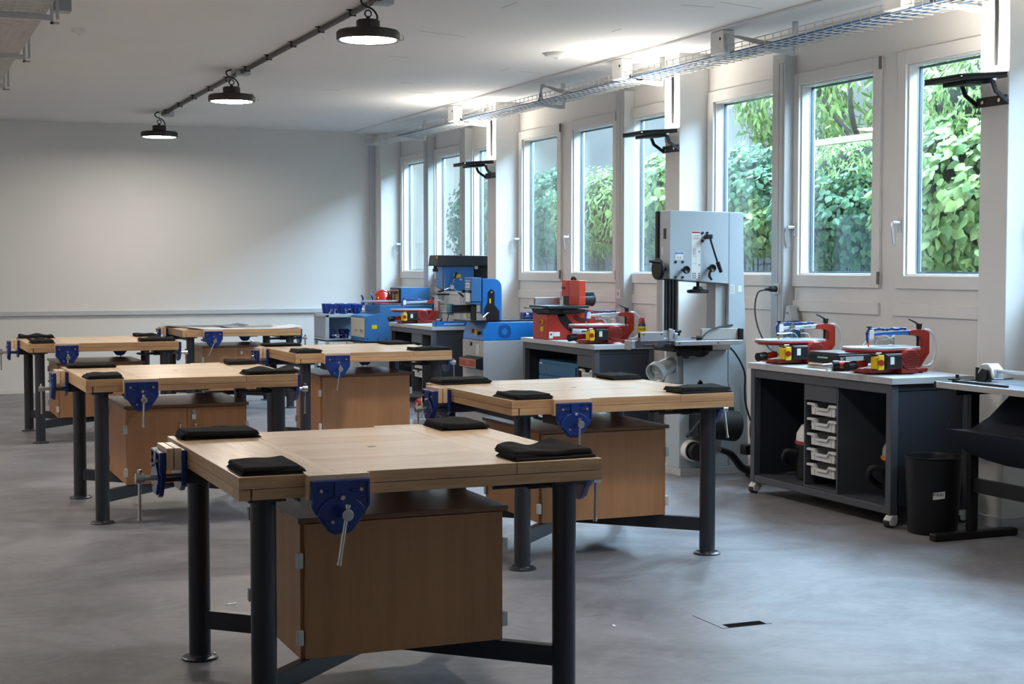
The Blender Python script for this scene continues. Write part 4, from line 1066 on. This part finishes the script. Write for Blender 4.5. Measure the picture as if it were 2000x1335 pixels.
k = M(); k.prism([(.23,.66),(.26,.66),(.245,.69)], 'y', -.03, .0); k.cyl((.245,-.03,.665),(.245,0,.665),.016); k.build('door_knob', BLACK, t)

# floor vacuum beside it
t = thing('floor_vacuum', 'dark upright vacuum with ribbed hose standing between band saw and right-hand bench', 'vacuum cleaner', (5.72, 9.0, 0))
k = M(); k.lathe([(.11,.02),(.13,.04),(.12,.30),(.09,.46),(.06,.56),(.05,.64),(0,.65)]); k.build('body', mat('vac_dark', (.025,.03,.036), .45), t)
k = M(); k.box(-.052,-.045,-.03,.03,.54,.60); k.build('red_switch', RED, t, bevel=.002)
k = M(); pts = []
for a in range(14): q = 2*PI*a/14; pts.append((-.10+.02*math.sin(q), -.06+.13*math.cos(q)*.75, .40+.13*math.sin(q)))
k.tube(pts, .028, 12, 4, closed=True); k.build('hose', RUBBER, t)
k = M(); k.tube([(-.36,.06,.24),(-.26,.08,.20),(-.12,.16,.09),(.0,.22,.05)], [.022,.026,.028,.03], 10, 4); k.build('wand', BLACK, t)
k = M(); k.box(-.03,.16,.17,.27,.004,.055); k.build('floor_nozzle', BLACK, t, bevel=.012)
k = M(); k.box(-.20,-.10,-.02,.06,.20,.27); k.cyl((-.10,.02,.235),(.0,.0,.25),.01); k.build('tool_holder', BLACK, t, bevel=.01)
k = M(); 
for a in (-1, 1): k.cyl((.0,.09*a,.028),(.0,.125*a,.028),.028)
k.build('wheels', RUBBER, t)

# ------------------------------------------------------------------ big red sander
t = thing('belt_sander', 'big red disc and belt sander with silver fence on the middle grey bench', 'sander', (5.40, 11.98, .8675))
arc = [(.50-.0, .262), (.44,.275), (.0+.02,.222)]
k = M(); k.prism([(-.04,0),(.40,0),(.52,.0),(.53,.10),(.48,.20),(.40,.262),(.32,.265),(.26,.23),(-.04,.222)], 'y', 0, .32); bo = k.build('sander_body', RED, t, bevel=.006)
def arcband(ro, ri, cx, cz, a0, a1, n=14):
    return [(cx+ro*math.cos(a0+(a1-a0)*i/n), cz+ro*math.sin(a0+(a1-a0)*i/n)) for i in range(n+1)]+[(cx+ri*math.cos(a1-(a1-a0)*i/n), cz+ri*math.sin(a1-(a1-a0)*i/n)) for i in range(n+1)]
k = M(); k.prism(arcband(.26,.185,.30,.30,R(195),R(255)), 'y', -.003, .002); k.cyl((.085,-.003,.235),(.085,.002,.235),.037); k.build('arc_slot', BLACK, bo)
for rr in (.15, .135, .12):
    k = M(); k.prism(arcband(rr+.003,rr-.003,.31,.30,R(225),R(290)), 'y', -.004, .002); k.build('grip_groove', BLACK, bo)
k = M(); k.cyl((.19,-.01,.085),(.31,-.04,.072),.034,.030,n=20); k.build('dust_tube', LGREY, t)
k = M(); k.box(.26,.32,-.075,-.055,.066,.078); k.build('tube_clip', BLACK, t)
k = M(); k.box(-.06,.33,-.06,.36,.272,.296); k.build('sanding_table', mat('iron_dark', (.05,.06,.07), .35, .6), t, bevel=.003)
k = M(); k.prism([(-.05,.268),(.24,.268),(.22,.225),(-.03,.225)], 'y', -.03, .34); k.box(.08,.30,-.05,-.03,.235,.262); k.build('table_support', BLACK, t, bevel=.003)
k = M(); k.box(-.12,-.06,-.02,.34,.268,.276); k.build('table_wing', BLACK, t)
k = M(); k.box(-.02,.22,.31,.335,.298,.362); fo = k.build('fence', ALU, t, bevel=.002)
k = M()
for z in (.305,.32,.335,.35): k.cyl((-.0275,.32,z),(-.0205,.32,z),.005,n=8)
k.build('fence_pins', BLACK, fo)
k = M(); k.box(.26,.325,.0,.36,.372,.515); k.box(.26,.325,.0,.215,.297,.372); uo = k.build('upper_hood', REDO, t, bevel=.004)
M().box(.27,.32,.218,.35,.298,.371).build('belt_opening', INK, t)
k = M(); k.box(.2585,.2605,.205,.209,.30,.512); k.box(.2585,.2605,.245,.248,.40,.50); k.build('door_seams', mat('seam_red', (.18,.02,.01), .5), uo)
k = M(); k.tube([(.255,.345,.448),(.245,.32,.448),(.253,.29,.445)], .007, 8); k.build('catch', BLACK, uo)
k = M(); k.tube([(.29,.14,.515),(.29,.145,.535),(.29,.20,.535),(.29,.205,.515)], .012, 8, 3); k.build('top_handle', BLACK, uo)
k = M(); k.lathe([(.05,.0),(.055,.005),(.058,.10),(.062,.12),(.05,.135),(0,.136)], (.326,.12,.345), 'x', n=28); k.box(.345,.44,.07,.17,.385,.41); k.build('motor', mat('motor_navy', (.02,.028,.04), .3), t)
k = M(); k.box(-.054,-.0405,.085,.125,.135,.172); so = k.build('switch_plate', YEL, t, bevel=.002)
M().box(-.062,-.0545,.10,.13,.140,.166).build('on_button', mat('maroon', (.12,.01,.01), .4), so, bevel=.003)
k = M(); k.lathe([(.024,0),(.022,-.014),(0,-.015)], (-.0405,.10,.092), 'x'); k.build('stop_cap', YEL, t)
l1 = M().box(-.025,.012,-.0012,0,.012,.07).build('rating_plate', LABEL, t)
k = M(); k.cyl((-.007,-.0012,.047),(-.007,-.002,.047),.009); k.build('plate_mark', INK, l1)
M().box(.014,.077,-.0012,0,.030,.068).build('type_label', LABEL, t)

# spray can
t = thing('spray_can', 'blue and yellow spray can with red cap behind the scroll saw by the sander', 'spray can', (5.872, 11.2, .8675))
M().lathe([(.030,0),(.032,.004),(.032,.15),(.026,.165),(0,.166)]).build('can_body', mat('can_blue', (.012,.025,.10), .3, .2), t)
M().lathe([(.0325,.085),(.0325,.14)], n=28).build('yellow_band', YEL, t)
M().lathe([(.024,.166),(.026,.17),(.024,.20),(.016,.212),(0,.213)]).build('spray_cap', RED, t)
text('can_lettering', 'WD-40', .019, INK, t, (-.0205*.62-.0, -.0325*.95, .115), (R(90), 0, R(-22)), bold=.0006)
tag(M().lathe([(.04,0),(.042,.004),(.03,.008),(.02,.012),(0,.013)]).build('lid_disc', LABEL, None, (5.62, 11.15, .8675)), 'small white round lid on the bench beside the scroll saw by the sander', 'lid')

# ------------------------------------------------------------------ blue machine on grey pedestal
t = thing('edge_grinder', 'blue abrasive belt machine on a grey pedestal cabinet between two grey benches', 'machine', (5.30, 13.34, 0))
k = M(); k.box(0, .55, 0, .55, .0, .798); po = k.build('pedestal', mat('pedestal_grey', (.36,.36,.36), .45, .1), t, bevel=.004)
k = M()
for z in (.05,.39,.66): k.cyl((.50,-.0,z),(.50,-.012,z),.012)
k.build('pedestal_screws', CHROME, po)
k = M(); k.prism([(0,.80),(.55,.80),(.55,.90),(.53,.975),(.05,.975),(.005,.86)], 'y', 0, .54); ho = k.build('drive_housing', MBLUE, t, bevel=.006)
k = M()
for i in range(-8, 9):
    for j in range(-8, 9):
        d_ = math.hypot(i, j)
        if 3.2 < d_ < 8: k.box(.22+i*.0088-.0028, .22+i*.0088+.0028, -.0015, .0, .885+j*.0088-.0028, .885+j*.0088+.0028)
k.build('vent_grille', mat('vent_dark', (.004,.03,.12), .6), ho)
k = M(); k.cyl((-.0,.16,.875),(-.016,.16,.873),.030); k.build('switch_plate', YEL, t)
k = M(); k.cyl((-.016,.20,.885),(-.045,.20,.884),.020); k.build('stop_button', RED, t)
k = M(); k.box(-.02,-.0,.08,.11,.855,.885); k.build('switch_key', BLACK, t)
k = M(); k.box(-.008,0,.29,.33,.74,.775); k.build('socket', BLACK, t)
k = M(); k.box(-.006,0,.02,.50,.10,.245); hh = k.build('lower_hatch', LGREY, t, bevel=.002)
M().box(-.009,-.006,.10,.16,.15,.19).build('hatch_lock', BLACK, hh)
k = M(); k.box(-.004,0,.10,.19,.66,.76); k.build('hour_plate', LGREY, t, bevel=.003)
k = M(); k.prism([(-.001,.52),(-.075,.535),(-.075,.625),(-.02,.635),(-.001,.645)], 'y', .0, .44); go = k.build('foot_guard', BLACK, t, bevel=.004)
M().box(-.0775,-.0755,.005,.435,.540,.620).build('guard_trim', mat('guard_gold', (.45,.33,.14), .5), go)
M().box(-.0795,-.0776,.018,.422,.548,.612).build('guard_plate', mat('plate_red', (.30,.045,.03), .5), go)
text('guard_lettering', 'TV', .05, mat('plate_gold', (.6,.42,.25), .5), go, (-.0802, .22, .580), FACE_L)
k = M(); k.cyl((0,.10,.42),(-.05,.10,.42),.012); k.ball((-.06,.10,.42),.03,.03,.028); k.build('pedal_knob', BLACK, t)
k = M(); k.box(-.12,.66,.05,.50,.976,.992); k.build('machine_table', mat('plate_dark', (.03,.035,.045), .35, .5), t, bevel=.002)
cp = [(.06,.993),(.20,.993),(.20,1.22)]+[(.12+.08*math.cos(a), 1.30+.09*math.sin(a)) for a in [PI*k/10*.5 for k in range(0, 11)]]+[(.0,1.39),(.0,1.05),(.06,1.03)]
k = M(); k.prism(cp, 'y', .02, .08); k.build('arm', MBLUE, t, bevel=.006)
k = M(); k.prism([(.04,.995),(.17,.995),(.17,1.08),(.12,1.14),(.12,1.26),(.10,1.285),(.08,1.285),(.06,1.26),(.06,1.17),(.02,1.10)], 'y', .010, .019); ao = k.build('arm_cover', BLACK, t)
M().box(.066,.082,.008,.0098,1.155,1.20).build('warning_label', YEL, ao)
k = M(); k.cyl((.09,.008,1.26),(.09,.0098,1.26),.010); k.build('cover_screw', CHROME, ao)
k = M(); k.box(-.115,-.01,.02,.20,1.17,1.40); k.prism([(-.115,1.15),(-.01,1.135),(-.01,1.17),(-.115,1.17)], 'y', .03, .19); eo = k.build('belt_head', MBLUED, t, bevel=.006)
g = M(); g.box(-.1165,-.115,.06,.16,1.30,1.35); g.box(-.1165,-.115,.05,.17,1.365,1.371); g.box(-.1165,-.115,.05,.17,1.283,1.288); g.build('display', LABEL, eo)
M().box(-.1175,-.1166,.075,.145,1.31,1.34).build('display_frame', MGREY, eo)
M().box(-.1165,-.115,.05,.17,1.17,1.255).build('white_plate', LABEL, eo)
for yy in (.02, .2):
    k = M(); k.cyl((-.115,yy,1.27),(-.14,yy,1.27),.016); k.build('head_knob', BLACK, eo)
k = M(); k.cyl((-.06,.1,.993),(-.06,.1,1.134),.028); k.build('contact_roller', BLACKM, t)
k = M(); k.box(-.26,-.02,.12,.16,1.07,1.14); k.build('work_rest', BLACK, t, bevel=.004)
k = M(); k.box(-.30,-.26,.10,.18,1.045,1.15); k.build('clear_shield', clear('shield_teal', (.25,.62,.75), 1.5), t)
k = M(); k.box(-.40,.16,.128,.150,1.06,1.068); k.build('rest_bar', STEEL, t)
k = M(); k.cyl((.04,.0,1.06),(-.02,-.03,1.02),.012); k.cyl((.06,.0,1.065),(.04,0,1.06),.008); k.build('rest_lever', CHROME, t)
t = thing('small_vise', 'small blue vise on the back of the blue pedestal machine table', 'vise', (5.81, 13.55, .9925))
k = M(); k.box(0,.13,0,.10,0,.03); k.box(0,.03,0,.10,.03,.065); k.box(.075,.105,0,.10,.03,.065); k.build('vise_body', BLUE, t, bevel=.004)
k = M(); k.cyl((.0,.05,.045),(.15,.05,.045),.007); k.build('vise_screw', CHROME, t)
t = thing('wooden_board', 'pale wooden board beside the red sander behind the pedestal machine', 'board', (5.86, 13.0, .93))
M().box(0, .06, -.25, .20, 0, .055).build('board', BEECH_Y, t, bevel=.002)
k = M(); k.box(.0, .05, -.2, .15, -.93, -.001); k.build('board_support', MBLUED, t, bevel=.003)

# ------------------------------------------------------------------ drill press
t = thing('drill_press', 'blue bench drill press with black belt cover on the farthest grey bench', 'drill press', (5.56, 15.30, .8675))
k = M(); k.box(.05, .52, -.10, .16, 0, .035); k.build('drill_base', MGREY, t, bevel=.006)
k = M(); k.cyl((.33,.03,.035),(.33,.03,.60),.040,n=24); k.build('drill_column', ALU, t)
M().box(.315,.330,-.012,-.0105,.04,.36).build('height_scale', YEL, t)
hz = -.8675
k = M(); k.prism([(.02,1.51+hz),(.38,1.51+hz),(.38,1.27+hz),(.36,1.24+hz),(.10,1.24+hz),(.02,1.28+hz)], 'y', -.08, .14); ho = k.build('drill_head', MBLUE, t, bevel=.008)
M().box(.15,.23,-.0815,-.0802,1.385+hz,1.42+hz).build('warning_label', YEL, ho)
k = M(); k.cyl((.225,-.080,1.365+hz),(.225,-.088,1.365+hz),.012); k.build('gauge', ALU, ho)
k = M(); k.prism([(-.05,1.517+hz),(.56,1.517+hz),(.555,1.62+hz),(-.035,1.625+hz)], 'y', -.12, .18); bo = k.build('belt_cover', mat('cover_black', (.012,.016,.020), .4), t, bevel=.006)
k = M(); k.box(-.065,.565,-.13,.19,1.510+hz,1.5165+hz); k.build('cover_rim', BLACK, t)
M().box(-.0515+.006,-.045+.006,-.09,-.06,1.59+hz,1.612+hz).build('cover_label', YEL, bo)
k = M(); k.cyl((.27,.03,1.622+hz),(.27,.03,1.64+hz),.010); k.build('cover_knob', BLACK, bo)
k = M(); k.cyl((.11,-.08,1.285+hz),(.11,-.13,1.285+hz),.024,n=20); k.build('feed_hub', ALU, t)
for a in (R(72), R(198), R(-38)):
    k = M(); dx, dz = math.cos(a), math.sin(a); k.cyl((.11,-.115,1.285+hz),(.11+.10*dx,-.125,1.285+hz+.10*dz),.006,n=10); so = k.build('feed_spoke', CHROME, t)
    k = M(); k.cyl((.11+.095*dx,-.125,1.285+hz+.095*dz),(.11+.165*dx,-.13,1.285+hz+.165*dz),.010,.013,n=12); k.build('spoke_grip', BLACK, so)
k = M(); k.cyl((-.035,-.0,1.515+hz),(-.035,0,1.46+hz),.018); k.cyl((-.06,0,1.465+hz),(-.01,0,1.465+hz),.017); k.build('depth_stop', mat('stop_maroon', (.05,.015,.012), .4), t)
k = M(); k.cyl((.035,-.095,1.42+hz),(.035,-.095,1.25+hz),.006,n=8); k.build('depth_rod', CHROME, t)
k = M(); k.cyl((.06,.03,1.24+hz),(.06,.03,1.19+hz),.028); k.cyl((.06,.03,1.19+hz),(.06,.03,1.14+hz),.022,.012); k.build('chuck', ALU, t)
k = M(); k.box(-.02,.10,-.05,-.047,1.03+hz,1.20+hz); k.box(-.02,-.017,-.05,.08,1.03+hz,1.20+hz); go = k.build('chuck_guard', CLEARP, t)
k = M(); k.box(-.03,.105,-.055,-.04,1.197+hz,1.215+hz); k.box(.0,.05,-.053,-.045,1.10+hz,1.106+hz); k.build('guard_bracket', BLACK, t)
k = M(); k.box(.40,.56,-.06,.12,1.36+hz,1.51+hz); k.cyl((.55,.03,1.30+hz),(.55,.03,1.5+hz),.055); k.build('drill_motor', BLACK, t, bevel=.006)
k = M(); k.cyl((.40,-.08,1.495+hz),(.40,-.10,1.495+hz),.020); k.build('belt_lock', LABEL, t)
t = thing('tool_tray', 'open blue metal tray on the near end of the farthest grey bench', 'tray', (5.45, 15.08, .8675))
k = M(); k.box(0,.46,0,.11,0,.006); k.box(0,.46,.104,.11,.006,.055); k.box(0,.006,0,.104,.006,.055); k.box(.454,.46,0,.104,.006,.055); k.box(0,.05,0,.006,.006,.055); k.box(.05,.454,0,.006,.006,.022); k.build('tray_shell', MBLUE, t, bevel=.001)
tag(M().box(5.56, 5.78, 15.11, 15.13, .8745, .896).build('steel_rule', LABEL, bevel=.002), 'pale strip lying in the blue metal tray', 'strip')
t = thing('clamp', 'dark clamp with upright spindle lying behind the blue metal tray', 'clamp', (5.60, 15.42, .8675))
k = M(); k.box(0,.12,0,.03,.0,.012); k.cyl((.10,.015,.012),(.13,.015,.12),.005,n=8); k.prism([(.0,.012),(.05,.012),(.05,.085)], 'y', .005, .02); k.build('clamp_body', BLACK, t)

# ------------------------------------------------------------------ planer, helmet, blue case
t = thing('thickness_planer', 'blue planing machine with cream side panel behind the farthest grey bench', 'planer', (5.25, 16.95, 0))
k = M(); k.box(.02,.83,.02,.55,0,.60); k.build('planer_stand', MGREY, t, bevel=.004)
k = M(); k.box(-.01,.85,-.01,.59,.602,.622); k.build('stand_seal', BLACK, t)
k = M(); k.prism([(0,.625),(.84,.625),(.84,1.05),(.18,1.05),(.18,.955),(.01,.925),(0,.91)], 'y', 0, .58); bo = k.build('planer_body', MBLUED, t, bevel=.004)
pm = M().box(-.004,-.0005,.02,.56,.675,.90).build('side_panel', mat('panel_cream', (.58,.56,.47), .5), t, bevel=.001)
text('panel_lettering', 'TWZ', .055, INK, pm, (-.0048, .14, .745), FACE_L); text('panel_small', 'moudline', .035, MGREY, pm, (-.0048, .36, .75), FACE_L)
M().box(.08,.145,-.0015,0,.775,.82).build('yellow_label', YEL, bo)
k = M()
for x, z in ((.03,.66),(.155,.66),(.26,.66),(.03,.885),(.155,.885),(.155,.935)): k.cyl((x,0,z),(x,-.004,z),.007,n=8)
k.build('panel_screws', CHROME, bo)
k = M(); k.box(.0,.44,.12,.15,1.085,1.105); k.build('fence_bar', ALU, t, bevel=.003)
for x in (.0,.12):
    k = M(); k.box(x+.0,x+.03,.10,.17,1.052,1.084); k.tube([(x+.015,.13,1.106),(x+.012,.13,1.14),(x-.005,.13,1.17)], [.010,.012,.009], 8, 3); k.build('fence_clamp', BLUE, t, bevel=.003)
k = M(); k.box(.20,.83,.02,.56,1.052,1.070); k.build('planer_table', mat('iron_table', (.12,.13,.15), .35, .6), t, bevel=.002)
t = thing('safety_helmet', 'red safety helmet on the blue planing machine', 'helmet', (5.585, 17.32, 1.071))
k = M(); prof = [(.125,0),(.128,.006),(.11,.012)]+[(.108*math.cos(a), .012+.125*math.sin(a)) for a in [PI/2*q/8 for q in range(1, 9)]]
k.lathe(prof, n=36); k.build('helmet_shell', mat('helmet_red', (.50,.02,.012), .22, coat=.5), t)
k = M(); k.tube([(-.09,0,.08),(-.05,0,.128),(0,0,.146),(.05,0,.128),(.09,0,.08)], .014, 8, 4); k.build('helmet_ridge', mat('helmet_red', (.50,.02,.012), .22), t)
k = M(); k.box(-.15,-.10,-.06,.06,.0,.008); k.build('helmet_peak', mat('helmet_red', (.50,.02,.012), .22), t, bevel=.003)
t = thing('machine_case', 'blue machine housing with tan front and clamp bar on the blue planer', 'machine', (5.72, 17.03, 1.071))
k = M(); k.box(0,.36,0,.40,0,.185); k.build('case_shell', MBLUED, t, bevel=.004)
k = M(); k.box(-.012,-.0005,.02,.38,.0,.175); fo = k.build('front_frame', BLACK, t, bevel=.002)
M().box(-.016,-.0125,.04,.36,.02,.155).build('front_panel', mat('panel_tan', (.50,.30,.18), .5), fo)
k = M(); k.box(-.06,-.02,.06,.34,.125,.14); k.cyl((-.04,.25,.0),(-.04,.25,.13),.007,n=8); k.cyl((-.04,.12,.0),(-.04,.12,.13),.005,n=8); k.build('clamp_bar', BLACK, t)

# ------------------------------------------------------------------ trolley with loose vises
t = thing('steel_trolley', 'light grey shelf trolley loaded with blue vises in the far corner', 'trolley', (4.95, 17.56, 0))
TRG = mat('trolley_grey', (.40,.45,.50), .42, .1, var=.03)
k = M()
for x in (0,.50):
    for y in (0,.50): k.box(x,x+.04,y,y+.04,.10,.925)
k.box(.04,.50,0,.03,.60,.64); k.box(0,.03,.04,.50,.60,.64); k.box(.04,.50,.51,.54,.60,.64)
k.build('trolley_frame', TRG, t, bevel=.003)
for z in (.895,.605,.15):
    M().box(.0,.54,.0,.54,z,z+.036 if z > .8 else z+.02).build('trolley_shelf', TRG, t, bevel=.003)
M().box(.04,.50,.515,.522,.645,.89).build('back_panel', mat('trolley_panel', (.22,.27,.34), .45), t)
M().box(.006,.012,.04,.50,.645,.89).build('side_panel', mat('trolley_panel', (.22,.27,.34), .45), t)
for x in (.03,.51):
    for y in (.03,.51):
        k = M(); k.cyl((x-.012,y,.045),(x+.012,y,.045),.045); k.cyl((x,y,.09),(x,y,.10),.02); k.build('castor', RUBBER, t)
def loose_vise(x, y, z, rz, label, up):
    t = thing('loose_vise', label, 'vise', (x, y, z), rz, 'loose blue vises on the trolley')
    k = M(); k.prism([(-.04,0),(.04,0),(.048,.075),(.06,.10),(.06,.112),(-.06,.112),(-.06,.10),(-.048,.075)], 'y', -.02, .0); k.build('front_jaw', BLUE, t, bevel=.004)
    k = M(); k.prism([(-.045,0),(.045,0),(.06,.12),(-.06,.12)], 'y', .055, .08); k.box(-.03,.03,.0,.055,0,.04); k.build('rear_jaw', BLUE, t, bevel=.004)
    k = M(); k.cyl((0,-.045,.05),(0,.055,.05),.010,n=12); k.cyl((0,-.06,.05),(0,-.035,.05),.015,n=14); so = k.build('screw', CHROME, t)
    k = M(); a = up; k.cyl((-.02*math.sin(a),-.05,.05+.02*math.cos(a)),(.11*math.sin(a),-.055,.05-.11*math.cos(a)),.0055,n=8); k.build('handle', CHROME, so)
hs_ = (-.55, .25, .5)
for i in range(3):
    for j in range(2):
        loose_vise(5.04+.17*i+.02*j, 17.66+.24*j, .9325, R(-10+8*i), 'blue vise on the top shelf of the trolley, %s in the %s row' % (('leftmost', 'middle', 'rightmost')[i], ('front', 'back')[j]), hs_[i] if j == 0 else PI/2)
for i in range(3):
    loose_vise(5.06+.165*i, 17.70, .6265, R(5-6*i), 'blue vise on the lower shelf of the trolley, %s one' % ('left', 'middle', 'right')[i], (.0, .1, -.9)[i] if i else PI/2)

# ------------------------------------------------------------------ rotary trimmer, bin
t = thing('rotary_trimmer', 'large rotary paper trimmer on a black stand at the right edge', 'trimmer', (5.63, 6.69, 0))
k = M(); k.box(-.25,.27,-1.32,.07,.845,.868); to = k.build('trimmer_bed', mat('bed_grey', (.36,.42,.50), .25, .3), t, bevel=.002)
k = M(); k.box(-.262,-.2505,-1.32,.07,.838,.872); k.build('bed_edge', ALU, t, bevel=.002)
k = M(); k.box(-.264,.28,.0705,.088,.835,.874); k.build('bed_end', BLACK, t, bevel=.005)
k = M(); k.box(-.18,-.165,-.40,.04,.8685,.880); k.box(-.21,-.14,.015,.035,.880,.890); k.cyl((-.15,.03,.885),(-.15,.03,.91),.010); k.build('stop_ruler', BLACK, t, bevel=.001)
k = M(); k.cyl((.045,.0,.93),(.045,-1.3,.93),.010,n=12); k.build('guide_rail', ALU, t)
k = M(); k.box(.005,.085,.045,.07,.869,.945); k.box(.025,.065,-.01,.045,.9,.945); k.build('rail_holder', BLACK, t, bevel=.004)
k = M(); k.prism([(-.085,.885),(.04,.885),(.05,.92),(.02,.965),(-.03,.972),(-.07,.94)], 'x', .0, .085); co_ = k.build('cutter_head', ALU, t, bevel=.01)
k = M(); k.prism([(-.075,.871),(.03,.871),(.035,.905),(.0,.94),(-.05,.935)], 'x', -.008, -.001); k.cyl((-.016,-.02,.905),(-.008,-.02,.905),.03); k.build('blade_cover', BLACK, co_)
for yy in (0., -1.2):
    k = M(); k.box(-.090,-.034,yy-.018,yy+.018,.045,.844); k.box(-.20,.22,yy-.025,yy+.025,.80,.844); k.build('stand_post', BLACK, t, bevel=.003)
    k = M(); k.box(-.33,.24,yy-.032,yy+.032,.0,.044); k.build('stand_foot', BLACK, t, bevel=.012)
k = M(); k.box(-.074,-.050,-1.18,-.02,.26,.34); k.build('stand_bar', BLACK, t, bevel=.003)
k = M(); k.prism([(-.29,.625),(-.27,.622),(-.13,.615),(.0,.68),(.19,.835),(.205,.83),(.225,.41),(.12,.40),(-.02,.44),(-.15,.49),(-.24,.56)], 'y', -1.15, -.06)
k.build('paper_catcher', mat('catcher_cloth', (.010,.012,.026), .85, var=.3, scale=8), t)
k = M(); k.tube([(-.29,-.06,.625),(-.16,-.03,.80),(-.12,-.03,.845)], .003, 6); k.build('catcher_wire', BLACK, t)
t = thing('waste_bin', 'black round waste bin with a small white label, in front of the right-hand bench', 'bin', (5.492, 6.93, 0))
k = M(); k.lathe([(.132,0),(.138,.004),(.158,.425),(.163,.43),(.163,.437),(.156,.437),(.150,.425),(.130,.012),(0,.012)], n=48); k.build('bin_body', mat('bin_black', (.007,.007,.009), .42, spec=.3), t)
a = R(238); L_ = M(); rb = .1475
vs = []
for z in (.205, .245):
    for q in range(7):
        an = a-.03*3+.075*q-.02; rr = .138+(z-.004)/.421*.020+.0008; vs.append((rr*math.cos(an), rr*math.sin(an), z+.003*q*.5))
L_._add(vs, [(q, q+1, 8+q, 7+q) for q in range(6)]); lo_ = L_.build('bin_label', LABEL, t)
L_ = M(); vs = []
fs = []
for q in range(9):
    an = a-.10+.045*q; 
    for dq in (0, .018+.01*(q % 3 == 0)):
        for z in (.22, .238): rr = .138+(z-.004)/.421*.020+.0016; vs.append((rr*math.cos(an+dq), rr*math.sin(an+dq), z+.006))
    o_ = q*4; fs.append((o_, o_+2, o_+3, o_+1))
L_._add(vs, fs); L_.build('bar_code', INK, lo_)

t = thing('foot_switch', 'red and yellow emergency push button on the floor behind the right-hand workbench', 'switch', (4.80, 13.66, 0))
k = M(); k.box(-.07,.07,-.06,.06,0,.05); k.box(-.02,.02,.02,.05,.05,.19); k.build('switch_base', MGREY, t, bevel=.006)
k = M(); k.cyl((.0,.03,.20),(.05,.01,.20),.05,n=20); yo = k.build('yellow_housing', YEL, t, bevel=.004)
k = M(); k.cyl((-.05,.02,.20),(-.002,.03,.20),.036,.045,n=24); k.build('red_button', RED, yo, bevel=.004)
# ------------------------------------------------------------------ light
wd = bpy.data.worlds.new('sky'); scene.world = wd; wd.use_nodes = True
nt = wd.node_tree; bg = nt.nodes['Background']; bg.inputs[0].default_value = (.82, .90, 1.0, 1); bg.inputs[1].default_value = SKY
def area(name, loc, tgt, sx, sy, power, col):
    l = bpy.data.lights.new(name, 'AREA'); l.shape = 'RECTANGLE'; l.size = sx; l.size_y = sy; l.energy = power; l.color = col
    o = bpy.data.objects.new(name, l); COL.objects.link(o); o.location = loc
    d = Vector(tgt)-Vector(loc)
    z = -d.normalized(); x = Vector((0, 1, 0)); x = (x-z*x.dot(z)).normalized(); y = z.cross(x)
    o.rotation_euler = Matrix((x, y, z)).transposed().to_euler()
    return o
area('sky_fill', (8.6, 11.5, 5.4), (5.2, 11.5, 1.2), 20, 3.0, SKYAREA, (.60, .76, 1.0))  # area lamp added outside above the windows, standing in for open sky

# ------------------------------------------------------------------ camera
cam = bpy.data.cameras.new('camera'); co = bpy.data.objects.new('camera', cam); COL.objects.link(co)
cam.sensor_width = 36; cam.lens = 2954.96/2000*36; cam.clip_start = .05; cam.clip_end = 200
co.location = (0, 0, 1.5023); co.rotation_euler = (PI/2-.0497, 0, -.3972)
scene.camera = co
scene.view_settings.view_transform = 'Standard'; scene.view_settings.look = 'None'
scene.view_settings.gamma = 1; scene.view_settings.use_curve_mapping = False
scene.view_settings.exposure = EXPOSURE
